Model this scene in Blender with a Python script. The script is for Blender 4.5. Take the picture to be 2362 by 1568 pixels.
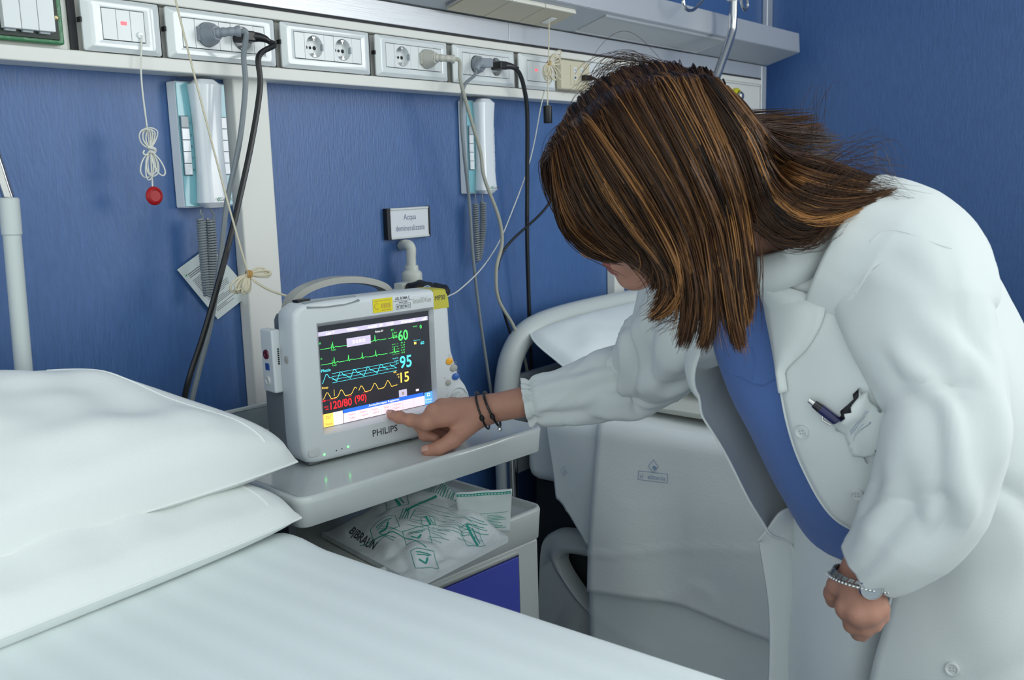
import bpy, bmesh, math, random
import numpy as np
from mathutils import Vector, Matrix
random.seed(7); RNG = np.random.default_rng(11)
for o in list(bpy.data.objects): bpy.data.objects.remove(o)
SC = bpy.context.scene; COL = SC.collection
PI = math.pi
# ---------------------------------------------------------------- camera
IW, IH, FPX = 2362., 1568., 2200.
CAM = np.array([0., -1.42, 1.35])
R3 = np.array([[0.61866007, -0.1503712, 0.77113437],
               [-0.78515343, -0.08313408, 0.61369603],
               [-0.02817466, -0.98512803, -0.1694962]])
cd = bpy.data.cameras.new('camera'); cam = bpy.data.objects.new('camera', cd); COL.objects.link(cam)
cd.sensor_width = 36.; cd.sensor_fit = 'HORIZONTAL'; cd.lens = 36. * FPX / IW; cd.clip_start = .02
rt, up, bk = R3[:, 0], -R3[:, 1], -R3[:, 2]
cam.matrix_world = Matrix(((rt[0], up[0], bk[0], CAM[0]), (rt[1], up[1], bk[1], CAM[1]), (rt[2], up[2], bk[2], CAM[2]), (0, 0, 0, 1)))
cd.dof.use_dof = True; cd.dof.focus_distance = 1.5; cd.dof.aperture_fstop = 9.
SC.camera = cam
# ---------------------------------------------------------------- world, lamps, exposure
wd = bpy.data.worlds.new('world'); SC.world = wd; wd.use_nodes = True
wb = wd.node_tree.nodes['Background']; wb.inputs[0].default_value = (.90, .985, .975, 1); wb.inputs[1].default_value = 1.22
def area(name, loc, target, sx, sy, energy, col):
    l = bpy.data.lights.new(name, 'AREA'); l.shape = 'RECTANGLE'; l.size = sx; l.size_y = sy; l.energy = energy; l.color = col
    o = bpy.data.objects.new(name, l); COL.objects.link(o); o.location = loc
    o.rotation_euler = (Vector(target) - Vector(loc)).to_track_quat('-Z', 'Y').to_euler(); return o
area('window_daylight', (3.17, -2.75, 1.75), (0.2, -2.0, 1.25), 2.3, 1.45, 56, (.99, 1., .975))
area('ceiling_fill', (.9, -2.0, 2.93), (1.3, -.9, .3), 1.8, 1.1, 14, (.97, 1., .985))  # added soft fill from overhead, brightens the linen; no known source there
vs = SC.view_settings; vs.view_transform = 'Standard'; vs.look = 'None'; vs.gamma = 1.; vs.exposure = 0.07; vs.use_curve_mapping = False
# ---------------------------------------------------------------- geometry helpers
def A(*p): return np.array(p, float)
def ray(px, py): return R3 @ np.array([(px - IW / 2) / FPX, (py - IH / 2) / FPX, 1.])
def atY(px, py, y): r = ray(px, py); return CAM + r * ((y - CAM[1]) / r[1])
def atX(px, py, x): r = ray(px, py); return CAM + r * ((x - CAM[0]) / r[0])
def atZ(px, py, z): r = ray(px, py); return CAM + r * ((z - CAM[2]) / r[2])
def atD(px, py, d): return CAM + ray(px, py) * d
def depth_of(p): return float(R3[:, 2] @ (np.asarray(p) - CAM))
def unit(v): v = np.asarray(v, float); n = np.linalg.norm(v); return v / n if n > 1e-12 else v
def smooth01(t): t = np.clip(t, 0, 1); return t * t * (3 - 2 * t)
def catmull(pts, n):
    """resample a polyline of k-dim points to n points with a Catmull-Rom spline"""
    P = np.asarray(pts, float); k = len(P)
    if k == 2: t = np.linspace(0, 1, n)[:, None]; return P[0] * (1 - t) + P[1] * t
    P = np.vstack([2 * P[0] - P[1], P, 2 * P[-1] - P[-2]])
    s = np.linspace(0, k - 1, n); i = np.minimum(s.astype(int), k - 2); t = (s - i)[:, None]
    a, b, c, d = P[i], P[i + 1], P[i + 2], P[i + 3]
    return .5 * ((2 * b) + (-a + c) * t + (2 * a - 5 * b + 4 * c - d) * t * t + (-a + 3 * b - 3 * c + d) * t ** 3)
def arclen(pts, n):
    P = np.asarray(pts, float); s = np.r_[0, np.cumsum(np.linalg.norm(np.diff(P[:, :3], axis=0), axis=1))]
    q = np.linspace(0, s[-1], n); return np.stack([np.interp(q, s, P[:, j]) for j in range(P.shape[1])], 1)
def frames(P):
    P = np.asarray(P, float); n = len(P); T = np.gradient(P, axis=0); T /= np.linalg.norm(T, axis=1)[:, None] + 1e-12
    ref = A(0, 0, 1) if abs(T[0][2]) < .9 else A(1, 0, 0)
    u = unit(np.cross(T[0], ref)); U = [u]
    for i in range(1, n):
        u = U[-1] - T[i] * (U[-1] @ T[i]); U.append(unit(u))
    U = np.array(U); V = np.cross(T, U); return T, U, V
def _h(ix, iy, iz, s=0):
    v = np.sin(ix * 127.1 + iy * 311.7 + iz * 74.7 + s * 53.3) * 43758.5453; return v - np.floor(v)
def vnoise(P, sc=1., seed=0):
    """value noise in -1..1 on (n,3) points"""
    Q = np.asarray(P, float) * sc; I = np.floor(Q); Fr = Q - I; Fr = Fr * Fr * (3 - 2 * Fr); out = 0
    for dx in (0, 1):
        for dy in (0, 1):
            for dz in (0, 1):
                w = (Fr[..., 0] if dx else 1 - Fr[..., 0]) * (Fr[..., 1] if dy else 1 - Fr[..., 1]) * (Fr[..., 2] if dz else 1 - Fr[..., 2])
                out = out + w * _h(I[..., 0] + dx, I[..., 1] + dy, I[..., 2] + dz, seed)
    return out * 2 - 1
class MB:
    """collects geometry for ONE mesh object"""
    def __init__(s): s.v = []; s.f = []; s.mi = []; s.n = 0; s.m = 0
    def add(s, V, F, m=None):
        V = np.asarray(V, float); s.v.append(V); m = s.m if m is None else m
        for f in F: s.f.append(tuple(int(i) + s.n for i in f)); s.mi.append(m)
        s.n += len(V); return s
    def box(s, x0, x1, y0, y1, z0, z1):
        V = [(x, y, z) for x in (x0, x1) for y in (y0, y1) for z in (z0, z1)]
        return s.add(V, [(0, 1, 3, 2), (4, 6, 7, 5), (0, 4, 5, 1), (2, 3, 7, 6), (0, 2, 6, 4), (1, 5, 7, 3)])
    def obox(s, c, ax, ay, az):
        c, ax, ay, az = map(np.asarray, (c, ax, ay, az))
        V = [c + i * ax + j * ay + k * az for i in (-1, 1) for j in (-1, 1) for k in (-1, 1)]
        return s.add(V, [(0, 1, 3, 2), (4, 6, 7, 5), (0, 4, 5, 1), (2, 3, 7, 6), (0, 2, 6, 4), (1, 5, 7, 3)])
    def loft(s, rings, closed=True, caps=True, wrap=False):
        Rg = np.asarray(rings, float); n, k = Rg.shape[:2]; F = []
        for i in range(n if wrap else n - 1):
            i2 = (i + 1) % n
            for j in range(k if closed else k - 1):
                j2 = (j + 1) % k; F.append((i * k + j, i * k + j2, i2 * k + j2, i2 * k + j))
        if caps and closed and not wrap: F.append(tuple(range(k - 1, -1, -1))); F.append(tuple((n - 1) * k + j for j in range(k)))
        return s.add(Rg.reshape(-1, 3), F)
    def tube(s, pts, r, seg=8, n=None, caps=True, wrap=False):
        P = catmull(pts, n) if n else np.asarray(pts, float); r = np.full(len(P), r) if np.isscalar(r) else np.interp(np.linspace(0, 1, len(P)), np.linspace(0, 1, len(r)), r)
        T, U, V = frames(P); a = np.linspace(0, 2 * PI, seg, endpoint=False)
        Rg = P[:, None] + r[:, None, None] * (np.cos(a)[None, :, None] * U[:, None] + np.sin(a)[None, :, None] * V[:, None])
        return s.loft(Rg, caps=caps, wrap=wrap)
    def lathe(s, prof, o=(0, 0, 0), axis=(0, 0, 1), seg=24, caps=True, sx=1., ref=None):
        ax = unit(axis); ref = A(*ref) if ref is not None else (A(1, 0, 0) if abs(ax[0]) < .9 else A(0, 1, 0)); u = unit(np.cross(ax, ref)); v = np.cross(ax, u)
        a = np.linspace(0, 2 * PI, seg, endpoint=False)
        return s.loft([[A(*o) + ax * h + r * (np.cos(t) * u * sx + np.sin(t) * v) for t in a] for r, h in prof], caps=caps)
    def disc(s, o, axis, r, seg=20, h=.0005): return s.lathe([(r, 0), (r, h)], o, axis, seg)
    def grid(s, G):
        G = np.asarray(G, float); return s.loft(G, closed=False, caps=False)
    def quad(s, a, b, c, d): return s.add([a, b, c, d], [(0, 1, 2, 3)])
    def prism(s, poly, fn, h0, h1):
        """2D polygon (x,y) extruded: fn(x, y, h) -> 3D"""
        k = len(poly); V = [fn(x, y, h0) for x, y in poly] + [fn(x, y, h1) for x, y in poly]
        F = [tuple(range(k - 1, -1, -1)), tuple(range(k, 2 * k))] + [(i, (i + 1) % k, k + (i + 1) % k, k + i) for i in range(k)]
        return s.add(V, F)
    def line(s, pts, o, ux, uy, w):
        """flat polyline of width w in the plane o + x*ux + y*uy"""
        P = np.asarray(pts, float); o, ux, uy = map(np.asarray, (o, ux, uy))
        for a, b in zip(P[:-1], P[1:]):
            d = b - a; L = np.hypot(*d)
            if L < 1e-9: continue
            d /= L; nn = A(-d[1], d[0]) * w / 2; a2, b2 = a - d * w * .3, b + d * w * .3
            s.quad(*[o + ux * q[0] + uy * q[1] for q in (a2 - nn, b2 - nn, b2 + nn, a2 + nn)])
        return s
    def rect(s, x0, x1, y0, y1, o, ux, uy): return s.quad(*[np.asarray(o) + np.asarray(ux) * x + np.asarray(uy) * y for x, y in ((x0, y0), (x1, y0), (x1, y1), (x0, y1))])
    def text(s, t, x, y, size, o, ux, uy, xs=1., align='LEFT'):
        V, F = text_geo(t); 
        if len(V) == 0: return s
        V = V * size; V[:, 0] *= xs; w = V[:, 0].max()
        V[:, 0] += x - (w / 2 if align == 'CENTER' else w if align == 'RIGHT' else 0); V[:, 1] += y
        o, ux, uy = map(np.asarray, (o, ux, uy))
        return s.add(o + V[:, :1] * ux + V[:, 1:2] * uy, F)
    def fit(s, t, p0, p1, o, ux, uy, bold=0.):
        """text scaled so that its box runs from p0 (lower left) to p1 (upper right) in the plane"""
        V, F = text_geo(t, bold); lo, hi = V.min(0), V.max(0); x = p0[0] + (V[:, 0] - lo[0]) / max(hi[0] - lo[0], 1e-6) * (p1[0] - p0[0]); y = p0[1] + (V[:, 1] - lo[1]) / max(hi[1] - lo[1], 1e-6) * (p1[1] - p0[1])
        o, ux, uy = map(np.asarray, (o, ux, uy)); return s.add(o + x[:, None] * ux + y[:, None] * uy, F)
    def build(s, name, mat, parent=None, smooth=35, bevel=0., seg=2, world=False, sub=0, solid=0., label=None):
        V = np.vstack(s.v)
        root = parent
        while root is not None and root.parent is not None: root = root.parent
        if world and root is not None:
            M = np.array(root.matrix_basis.inverted()); V = V @ M[:3, :3].T + M[:3, 3]
        me = bpy.data.meshes.new(name); me.from_pydata(V.tolist(), [], s.f)
        mats = mat if isinstance(mat, (list, tuple)) else [mat]
        for m in mats: me.materials.append(M_(m))
        if len(mats) > 1: me.polygons.foreach_set('material_index', s.mi)
        bm = bmesh.new(); bm.from_mesh(me); bmesh.ops.recalc_face_normals(bm, faces=bm.faces); bm.to_mesh(me); bm.free()
        if smooth:
            me.polygons.foreach_set('use_smooth', [True] * len(me.polygons))
            if not bevel: me.set_sharp_from_angle(angle=math.radians(smooth))
        me.update()
        o = bpy.data.objects.new(name, me); COL.objects.link(o)
        if parent is not None: o.parent = parent
        if label: o['label'] = label
        if solid: md = o.modifiers.new('solid', 'SOLIDIFY'); md.thickness = solid; md.offset = 0
        if bevel:
            md = o.modifiers.new('bevel', 'BEVEL'); md.width = bevel; md.segments = seg; md.limit_method = 'ANGLE'; md.angle_limit = math.radians(40); md.harden_normals = True
        if sub: md = o.modifiers.new('sub', 'SUBSURF'); md.levels = sub; md.render_levels = sub
        return o
_TX = {}
def text_geo(t, bold=0.):
    k_ = (t, bold)
    if k_ not in _TX:
        c = bpy.data.curves.new('t', 'FONT'); c.body = t; c.resolution_u = 3; c.offset = bold; ob = bpy.data.objects.new('t', c)
        me = ob.to_mesh(); V = np.array([v.co[:] for v in me.vertices]).reshape(-1, 3); F = [tuple(p.vertices) for p in me.polygons]
        ob.to_mesh_clear(); bpy.data.objects.remove(ob); bpy.data.curves.remove(c); _TX[k_] = (V, F)
    V, F = _TX[k_]; return V.copy(), F
def tag(o, label=None, cat=None, group=None, kind=None):
    if label: o['label'] = label
    if cat: o['category'] = cat
    if group: o['group'] = group
    if kind: o['kind'] = kind
    return o
def thing(name, label, cat, loc=(0, 0, 0), rz=0., group=None):
    o = bpy.data.objects.new(name, None); COL.objects.link(o); o.empty_display_size = .05
    o.matrix_basis = Matrix.Translation(Vector(loc)) @ Matrix.Rotation(rz, 4, 'Z'); return tag(o, label, cat, group)
def struct(mb, name, mat, **k): return tag(mb.build(name, mat, **k), kind='structure')
X3, Y3, Z3 = A(1, 0, 0), A(0, 1, 0), A(0, 0, 1)
# ---------------------------------------------------------------- materials
MATS = {}
def mat(name, col, rough=.5, metal=0., spec=.5, emit=0., bump=None, var=None, trans=0., alpha=1., coat=0., sheen=0., sss=0.):
    """bump=(scale, strength[, stretch]); var=(scale, amount[, stretch]) colour variation"""
    m = bpy.data.materials.new(name); m.use_nodes = True; nt = m.node_tree; N = nt.nodes; L = nt.links; b = N['Principled BSDF']
    b.inputs['Base Color'].default_value = (*col, 1); b.inputs['Roughness'].default_value = rough; b.inputs['Metallic'].default_value = metal
    b.inputs['Specular IOR Level'].default_value = spec; b.inputs['Transmission Weight'].default_value = trans; b.inputs['Alpha'].default_value = alpha
    b.inputs['Coat Weight'].default_value = coat; b.inputs['Sheen Weight'].default_value = sheen
    if sss: b.inputs['Subsurface Weight'].default_value = sss; b.inputs['Subsurface Radius'].default_value = (.012, .005, .003)
    if emit: b.inputs['Emission Color'].default_value = (*col, 1); b.inputs['Emission Strength'].default_value = emit
    def coord(st):
        tc = N.new('ShaderNodeTexCoord'); mp = N.new('ShaderNodeMapping'); L.new(tc.outputs['Object'], mp.inputs[0]); mp.inputs['Scale'].default_value = st; return mp.outputs[0]
    if var:
        st = var[2] if len(var) > 2 else (1, 1, 1); nz = N.new('ShaderNodeTexNoise'); nz.inputs['Scale'].default_value = var[0]; nz.inputs['Detail'].default_value = 5; L.new(coord(st), nz.inputs[0])
        mx = N.new('ShaderNodeMix'); mx.data_type = 'RGBA'; L.new(nz.outputs[0], mx.inputs[0])
        mx.inputs[6].default_value = (*[c * (1 - var[1]) for c in col], 1); mx.inputs[7].default_value = (*[min(1, c * (1 + var[1])) for c in col], 1); L.new(mx.outputs[2], b.inputs['Base Color'])
    if bump:
        st = bump[2] if len(bump) > 2 else (1, 1, 1); nz = N.new('ShaderNodeTexNoise'); nz.inputs['Scale'].default_value = bump[0]; nz.inputs['Detail'].default_value = 4; L.new(coord(st), nz.inputs[0])
        bp = N.new('ShaderNodeBump'); bp.inputs['Strength'].default_value = bump[1]; bp.inputs['Distance'].default_value = .004; L.new(nz.outputs[0], bp.inputs['Height']); L.new(bp.outputs[0], b.inputs['Normal'])
    MATS[name] = m; return m
def M_(n): return n if not isinstance(n, str) else MATS[n]
mat('wall_blue', (.046, .120, .308), .42, spec=.7, bump=(110, .22, (2.2, 2.2, .5)), var=(40, .22, (3, 3, .5)))
mat('floor_grey', (.16, .19, .24), .4, var=(6, .2))
mat('ceiling_white', (.75, .77, .78), .8)
mat('paint_white', (.74, .74, .70), .38)
mat('alum', (.66, .68, .70), .36, metal=.55, bump=(60, .12, (.1, 8, 8)))
mat('alum_dark', (.36, .40, .44), .45, metal=.3)
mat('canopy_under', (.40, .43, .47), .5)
mat('lens_beige', (.50, .46, .36), .5)
mat('lens_edge', (.74, .72, .64), .5)
mat('lens_grey', (.46, .48, .49), .5)
mat('gap', (.03, .03, .035), .7)
mat('plate_white', (.72, .76, .77), .14, coat=.5)
mat('module_white', (.74, .77, .78), .22)
mat('hole', (.008, .008, .01), .6)
mat('pin_metal', (.6, .6, .6), .25, metal=1)
mat('socket_grey', (.44, .47, .50), .35)
mat('green_box', (.05, .20, .09), .25, bump=(60, .6))
mat('green_dark', (.006, .018, .012), .4)
mat('brass', (.55, .45, .25), .3, metal=1)
mat('red_lamp', (1., .10, .12), .3, emit=1.0)
mat('red_knob', (.36, .008, .012), .34, spec=.35)
mat('cord_white', (.72, .72, .66), .7, bump=(900, .3))
mat('cord_cream', (.66, .61, .46), .75, bump=(900, .4))
mat('band_tan', (.52, .28, .07), .5)
mat('cable_grey', (.20, .23, .25), .42)
mat('cable_beige', (.40, .40, .34), .42)
mat('plug_beige', (.50, .49, .44), .4)
mat('plug_grey', (.24, .27, .31), .4)
mat('cable_black', (.007, .007, .008), .35)
mat('box_beige', (.62, .57, .42), .35)
mat('intercom_white', (.74, .78, .82), .16, coat=.4)
mat('intercom_cyan', (.19, .46, .53), .18, coat=.4)
mat('intercom_edge', (.06, .16, .20), .3)
mat('button_grey', (.36, .41, .44), .3)
mat('coil_grey', (.23, .26, .28), .3)
mat('ink_dark', (.05, .055, .065), .6)
mat('ink_blue', (.12, .15, .26), .6)
mat('ink_stamp', (.30, .40, .56), .7)
mat('ink_green', (.01, .28, .21), .5)
mat('logo_green', (.03, .35, .14), .5)
mat('paper', (.62, .68, .68), .7)
mat('sign_black', (.006, .006, .008), .4)
mat('sign_white', (.68, .70, .74), .35)
mat('sign_rail', (.62, .65, .64), .35)
mat('tap_white', (.56, .58, .53), .38, sss=.25)
mat('pouch_black', (.008, .008, .010), .45, bump=(200, .4))
mat('chrome', (.55, .55, .54), .16, metal=1)
mat('steel', (.42, .42, .42), .25, metal=1)
mat('enamel_cream', (.56, .61, .60), .35)
mat('bed_frame', (.55, .59, .58), .35)
mat('bed_dark', (.02, .025, .03), .5)
mat('yellow_gas', (.60, .56, .02), .35)
mat('monitor_shell', (.63, .67, .69), .38, bump=(900, .05))
mat('monitor_side', (.52, .58, .60), .4)
mat('monitor_case', (.17, .19, .20), .5, bump=(500, .15))
mat('monitor_yellow', (.52, .47, .03), .4)
mat('sticker_yellow', (.78, .68, .0), .4)
mat('lamp_clear', (.27, .30, .31), .12, coat=.5)
mat('btn_orange', (.85, .40, .03), .35)
mat('btn_grey', (.38, .38, .35), .4)
mat('btn_blue', (.03, .12, .42), .35)
mat('btn_shell', (.58, .60, .60), .35)
mat('conn_red', (.10, .006, .02), .35)
mat('conn_blue', (.02, .07, .28), .35)
mat('screen_dark', (.028, .030, .037), .12, emit=.55, spec=.6)
def glow(n, c, e=1.): mat(n, c, .5, spec=.0, emit=e)
glow('ui_green', (.10, .80, .16)); glow('ui_cyan', (.10, .72, .82)); glow('ui_yellow', (.95, .62, .10)); glow('ui_red', (1., .03, .04))
glow('ui_white', (.95, .90, .92)); glow('ui_lilac', (.44, .40, .52)); glow('ui_pink', (.80, .60, .67)); glow('ui_gold', (.98, .60, .12)); glow('ui_blue', (.03, .14, .72)); glow('ui_skyblue', (.10, .36, .88)); glow('ui_brown', (.40, .28, .26), .6)
glow('led_green', (.16, 1., .22), 2.2)
mat('table_white', (.60, .64, .63), .16, coat=.35)
mat('tray_grey', (.50, .53, .51), .30)
mat('door_blue', (.055, .075, .42), .38)
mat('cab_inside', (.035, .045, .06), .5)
mat('rail_clear', (.55, .62, .64), .1, trans=.6)
mat('bag_film', (.62, .66, .67), .22, bump=(35, .6), coat=.4)
mat('bag_paper', (.55, .60, .60), .5)
# ================================================================ the room
XR = 3.25
m = MB(); m.box(-1.6, XR, 0, .12, 0, 3.0); struct(m, 'wall_back', 'wall_blue', smooth=0)
m = MB(); m.box(XR, XR + .12, -4.2, .12, 0, 3.0); struct(m, 'wall_right', 'wall_blue', smooth=0)
m = MB(); m.box(-1.6, XR, -4.2, .0, -.08, 0); struct(m, 'floor', 'floor_grey', smooth=0)
m = MB(); m.box(-1.6, XR, -2.6, .0, 3.0, 3.1); struct(m, 'ceiling', 'ceiling_white', smooth=0)
def duct(name, x0, x1, z1):
    m = MB(); m.prism([(x0, 0), (x1, 0), (x1 - .004, -.024), (x0 + .004, -.024)], lambda x, y, h: A(x, y - .0005, h), .1, z1); struct(m, name, 'paint_white', bevel=.003)
duct('trim_1', 1.012, 1.092, 1.53); duct('trim_2', 2.21, 2.268, 1.53)
m = MB(); m.box(3.205, 3.249, -.02, -.0005, 1.80, 2.98); struct(m, 'trim_3', 'alum', bevel=.003)
m = MB(); m.box(-1.6, XR, -.014, -.0005, .0, .09); struct(m, 'baseboard_back', 'enamel_cream', bevel=.003)
# window in the right wall, out of the picture, where the daylight comes in
wn = thing('window_1', 'tall white window in the right wall', 'window', (3.2, -2.75, 1.0)); del wn['category']; wn['kind'] = 'structure'
m = MB()
for y0_, y1_, z0_, z1_ in ((-3.98, -3.92, .94, 2.56), (-1.58, -1.52, .94, 2.56)): m.box(3.19, 3.2495, y0_, y1_, z0_, z1_)
for z0_, z1_ in ((.94, 1.0), (2.50, 2.56)): m.box(3.19, 3.2495, -3.92, -1.58, z0_, z1_)
m.build('window_frame', 'paint_white', wn, world=True, bevel=.004)
m = MB(); m.box(3.15, 3.2495, -4.0, -1.5, .90, .939); m.build('window_sill', 'paint_white', wn, world=True, bevel=.004)
# ================================================================ bed head trunking
T = thing('bed_head_unit', 'long white bed head unit with socket rail and lamp canopy on blue wall', 'bed head unit', (1.5, 0, 1.6))
x0, x1 = -1.2, 3.12
yf = -.055
for nm_, ya_, za_, zb_ in (('rail_lower_lip', yf, 1.5245, 1.5455), ('rail_upper_lip', yf, 1.6245, 1.6405), ('rail_back', yf + .016, 1.5456, 1.6244)):
    m = MB(); m.box(x0, x1, ya_, -.001, za_, zb_); m.build(nm_, 'paint_white', T, bevel=.0025, world=True)
m = MB(); m.box(x0, x1, yf + .004, -.001, 1.6405, 1.6455); m.build('groove', 'gap', T, world=True)
m = MB(); m.box(x0, 1.735, yf, -.001, 1.6455, 1.686); m.build('upper_fascia', 'alum', T, bevel=.001, world=True)
m = MB(); m.box(1.7365, x1, yf, -.001, 1.6455, 1.686); m.build('upper_fascia', 'alum', T, bevel=.001, world=True)
# canopy with a sloping underside
CB, CF, CY0, CY1 = 1.690, 1.722, -.055, -.166
prof = [(-.001, 1.686), (CY0, CB), (CY1, CF), (CY1 + .004, 1.781), (-.001, 1.79)]
m = MB(); m.loft([[A(x, y, z) for y, z in prof] for x in (x0, 3.13)]); m.m = 1; m.build('canopy', 'alum', T, world=True, smooth=20)
nU = unit(np.cross(X3, A(0, CY1 - CY0, CF - CB))); 
if nU[2] > 0: nU = -nU
sU = unit(A(0, CY1 - CY0, CF - CB)); LU = math.hypot(CY1 - CY0, CF - CB)
def und(x, s, h=0.): return A(x, CY0, CB) + sU * s + nU * h + X3 * 0
def undbox(m, xa, xb, s0, s1, h0, h1):
    V = [und(x, s, h) for x in (xa, xb) for s in (s0, s1) for h in (h0, h1)]
    m.add(V, [(0, 1, 3, 2), (4, 6, 7, 5), (0, 4, 5, 1), (2, 3, 7, 6), (0, 2, 6, 4), (1, 5, 7, 3)])
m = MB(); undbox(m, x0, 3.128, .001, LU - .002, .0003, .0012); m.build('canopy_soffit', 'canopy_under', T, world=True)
def under_px(px, py):
    r = ray(px, py); P0 = A(0, CY0, CB); t = ((P0 - CAM) @ nU) / (r @ nU); p = CAM + r * t; return p[0], (p - P0) @ sU
la, lb = under_px(1032, 10)[0], under_px(1325, 22)[0]
s0 = .016; s1 = LU - .022
w = (lb - la) / 3
for k in range(3):
    m = MB(); undbox(m, la + k * w + .0012, la + (k + 1) * w - .0012, s0, s1, .0012, .010); o = m.build('lamp_lens', 'lens_beige', T, bevel=.001, world=True)
    m = MB(); undbox(m, la + k * w + .0015, la + (k + 1) * w - .0015, s1 + .0003, s1 + .004, .0015, .0105); m.build('lens_edge', 'lens_edge', o, world=True)
m = MB(); undbox(m, la - .012, la - .003, s0 + .01, s1, .0012, .008); m.build('lens_clip', 'steel', T, world=True)
ga, gb = under_px(1345, 60)[0], under_px(1625, 108)[0]
m = MB(); undbox(m, ga, gb, .014, LU - .016, .0012, .0035); o = m.build('lamp_cover', 'lens_grey', T, bevel=.001, world=True)
m = MB()
for a, b, c, d in ((ga - .004, gb + .004, .010, .0135), (ga - .004, gb + .004, LU - .0155, LU - .012), (gb + .0003, gb + .004, .0135, LU - .0155)): undbox(m, a, b, c, d, .0012, .006)
m.build('cover_frame', 'alum', o, world=True)
# plain rail covers to the right of the sockets and the end post
m = MB(); m.box(2.04, 2.80, yf + .0005, yf + .013, 1.5485, 1.6235); m.build('rail_cover', 'plate_white', T, bevel=.001, world=True)
m = MB(); m.box(2.808, 3.082, yf + .004, yf + .013, 1.40, 1.636); m.build('gas_panel', 'paint_white', T, bevel=.001, world=True)
for z in (1.618, 1.545, 1.527):
    m = MB(); m.box(2.81, 3.08, yf + .0025, yf + .0042, z, z + .0016); m.build('panel_seam', 'alum_dark', T, world=True)
m = MB(); m.box(3.084, 3.12, yf - .002, -.001, 1.30, 1.685); m.build('end_post', 'alum', T, bevel=.002, world=True)
m = MB(); m.box(2.80, 3.084, yf + .002, yf + .012, 1.637, 1.645); m.build('panel_gap', 'gap', T, world=True)
# yellow gas outlet
g = thing('gas_outlet', 'round yellow gas outlet on the panel behind the hair', 'gas outlet', (0, 0, 0)); c = atY(1703, 222, yf - .01); c[1] = yf + .004; g.location = c; g.matrix_basis = Matrix.Translation(c)
m = MB(); m.lathe([(.0, .0), (.026, .0), (.026, .012), (.020, .018), (.018, .018), (.016, .008), (.0, .008)], c, -Y3, 28, caps=False); m.build('collar', 'yellow_gas', g, world=True)
m = MB(); m.lathe([(.0, .008), (.015, .008), (.014, .026), (.009, .030), (.0, .030)], c, -Y3, 20, caps=False); m.build('valve', 'chrome', g, world=True)
# ---------------------------------------------------------------- switch and socket plates
ZP0, ZP1, ZM0, ZM1 = 1.546, 1.6225, 1.5635, 1.6075
MW = .0223
def plate_frame(m, xa, xb, ma, mb_, yb=-.0545, d=.0095):
    """bevelled cover frame around a module opening"""
    def rr(a, b, c, e, y, r=.004):
        pts = []
        for cx, cz, t0 in ((b - r, e - r, 0), (a + r, e - r, 90), (a + r, c + r, 180), (b - r, c + r, 270)):
            for k in range(5): t = math.radians(t0 + 90 * k / 4); pts.append(A(cx + r * math.cos(t), y, cz + r * math.sin(t)))
        return pts
    g = .0065
    m.loft([rr(xa, xb, ZP0, ZP1, yb), rr(xa, xb, ZP0, ZP1, yb - .003), rr(xa + .0015, xb - .0015, ZP0 + .0015, ZP1 - .0015, yb - .0045),
            rr(xa + g + .002, xb - g - .006, ZP0 + g, ZP1 - g, yb - d), rr(xa + g + .004, xb - g - .008, ZP0 + g + .002, ZP1 - g - .002, yb - d - .0003),
            rr(ma - .0012, mb_ + .0012, ZM0 - .0012, ZM1 + .0012, yb - d + .001, .001), rr(ma - .0006, mb_ + .0006, ZM0 - .0006, ZM1 + .0006, yb - d + .0035, .0008)], caps=False)
YM = -.0545 - .0088      # front of the modules
def module(root, xa, xb, name='module', mt='module_white'):
    m = MB(); m.box(xa + .0003, xb - .0003, YM, YM + .008, ZM0 + .0002, ZM1 - .0002); return m.build(name, mt, root, bevel=.0005)
def socket(root, xa, mt='module_white', grey=False):
    """two-module schuko socket with recessed well"""
    xb = xa + 2 * MW; cx, cz = (xa + xb) / 2, (ZM0 + ZM1) / 2; r = .0195; N = 32
    an = [2 * PI * k / N for k in range(N)]
    def sq(t):
        c, s = math.cos(t), math.sin(t); k = 1 / max(abs(c) / (MW - .0003), abs(s) / (.022 - .0002)); return c * k, s * k
    m = MB(); circ = lambda rr, y: [A(cx + rr * math.cos(t), y, cz + rr * math.sin(t)) for t in an]
    m.loft([[A(cx + sq(t)[0], YM + .008, cz + sq(t)[1]) for t in an], [A(cx + sq(t)[0], YM, cz + sq(t)[1]) for t in an], circ(r, YM), circ(r - .0006, YM + .0006), circ(r - .0012, YM + .0125), circ(.001, YM + .013)], caps=False)
    o = m.build('socket', mt, root)
    for dx, rr in ((-.0095, .0034), (0, .0026), (.0095, .0036)): m = MB(); m.lathe([(rr, 0), (rr, .0006)], A(cx + dx, YM + .0127, cz - .0006), -Y3, 10); m.build('pin_hole', 'hole', o)
    for s in (1, -1): m = MB(); m.prism([(-.003, .0014), (.003, .0014), (.003, -.0014), (.001, -.0014), (.001, -.0055), (-.001, -.0055), (-.001, -.0014), (-.003, -.0014)], lambda x, q, h: A(cx + x, h, cz + s * (r - .0036 + q)), YM + .001, YM + .011); m.build('earth_clip', 'pin_metal', o)
    m = MB(); m.box(cx + r - .0018, cx + r + .0012, YM - .0002, YM + .006, cz - .006, cz + .006); m.build('side_notch', 'socket_grey' if grey else 'button_grey', o)
    return cx, cz
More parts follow.
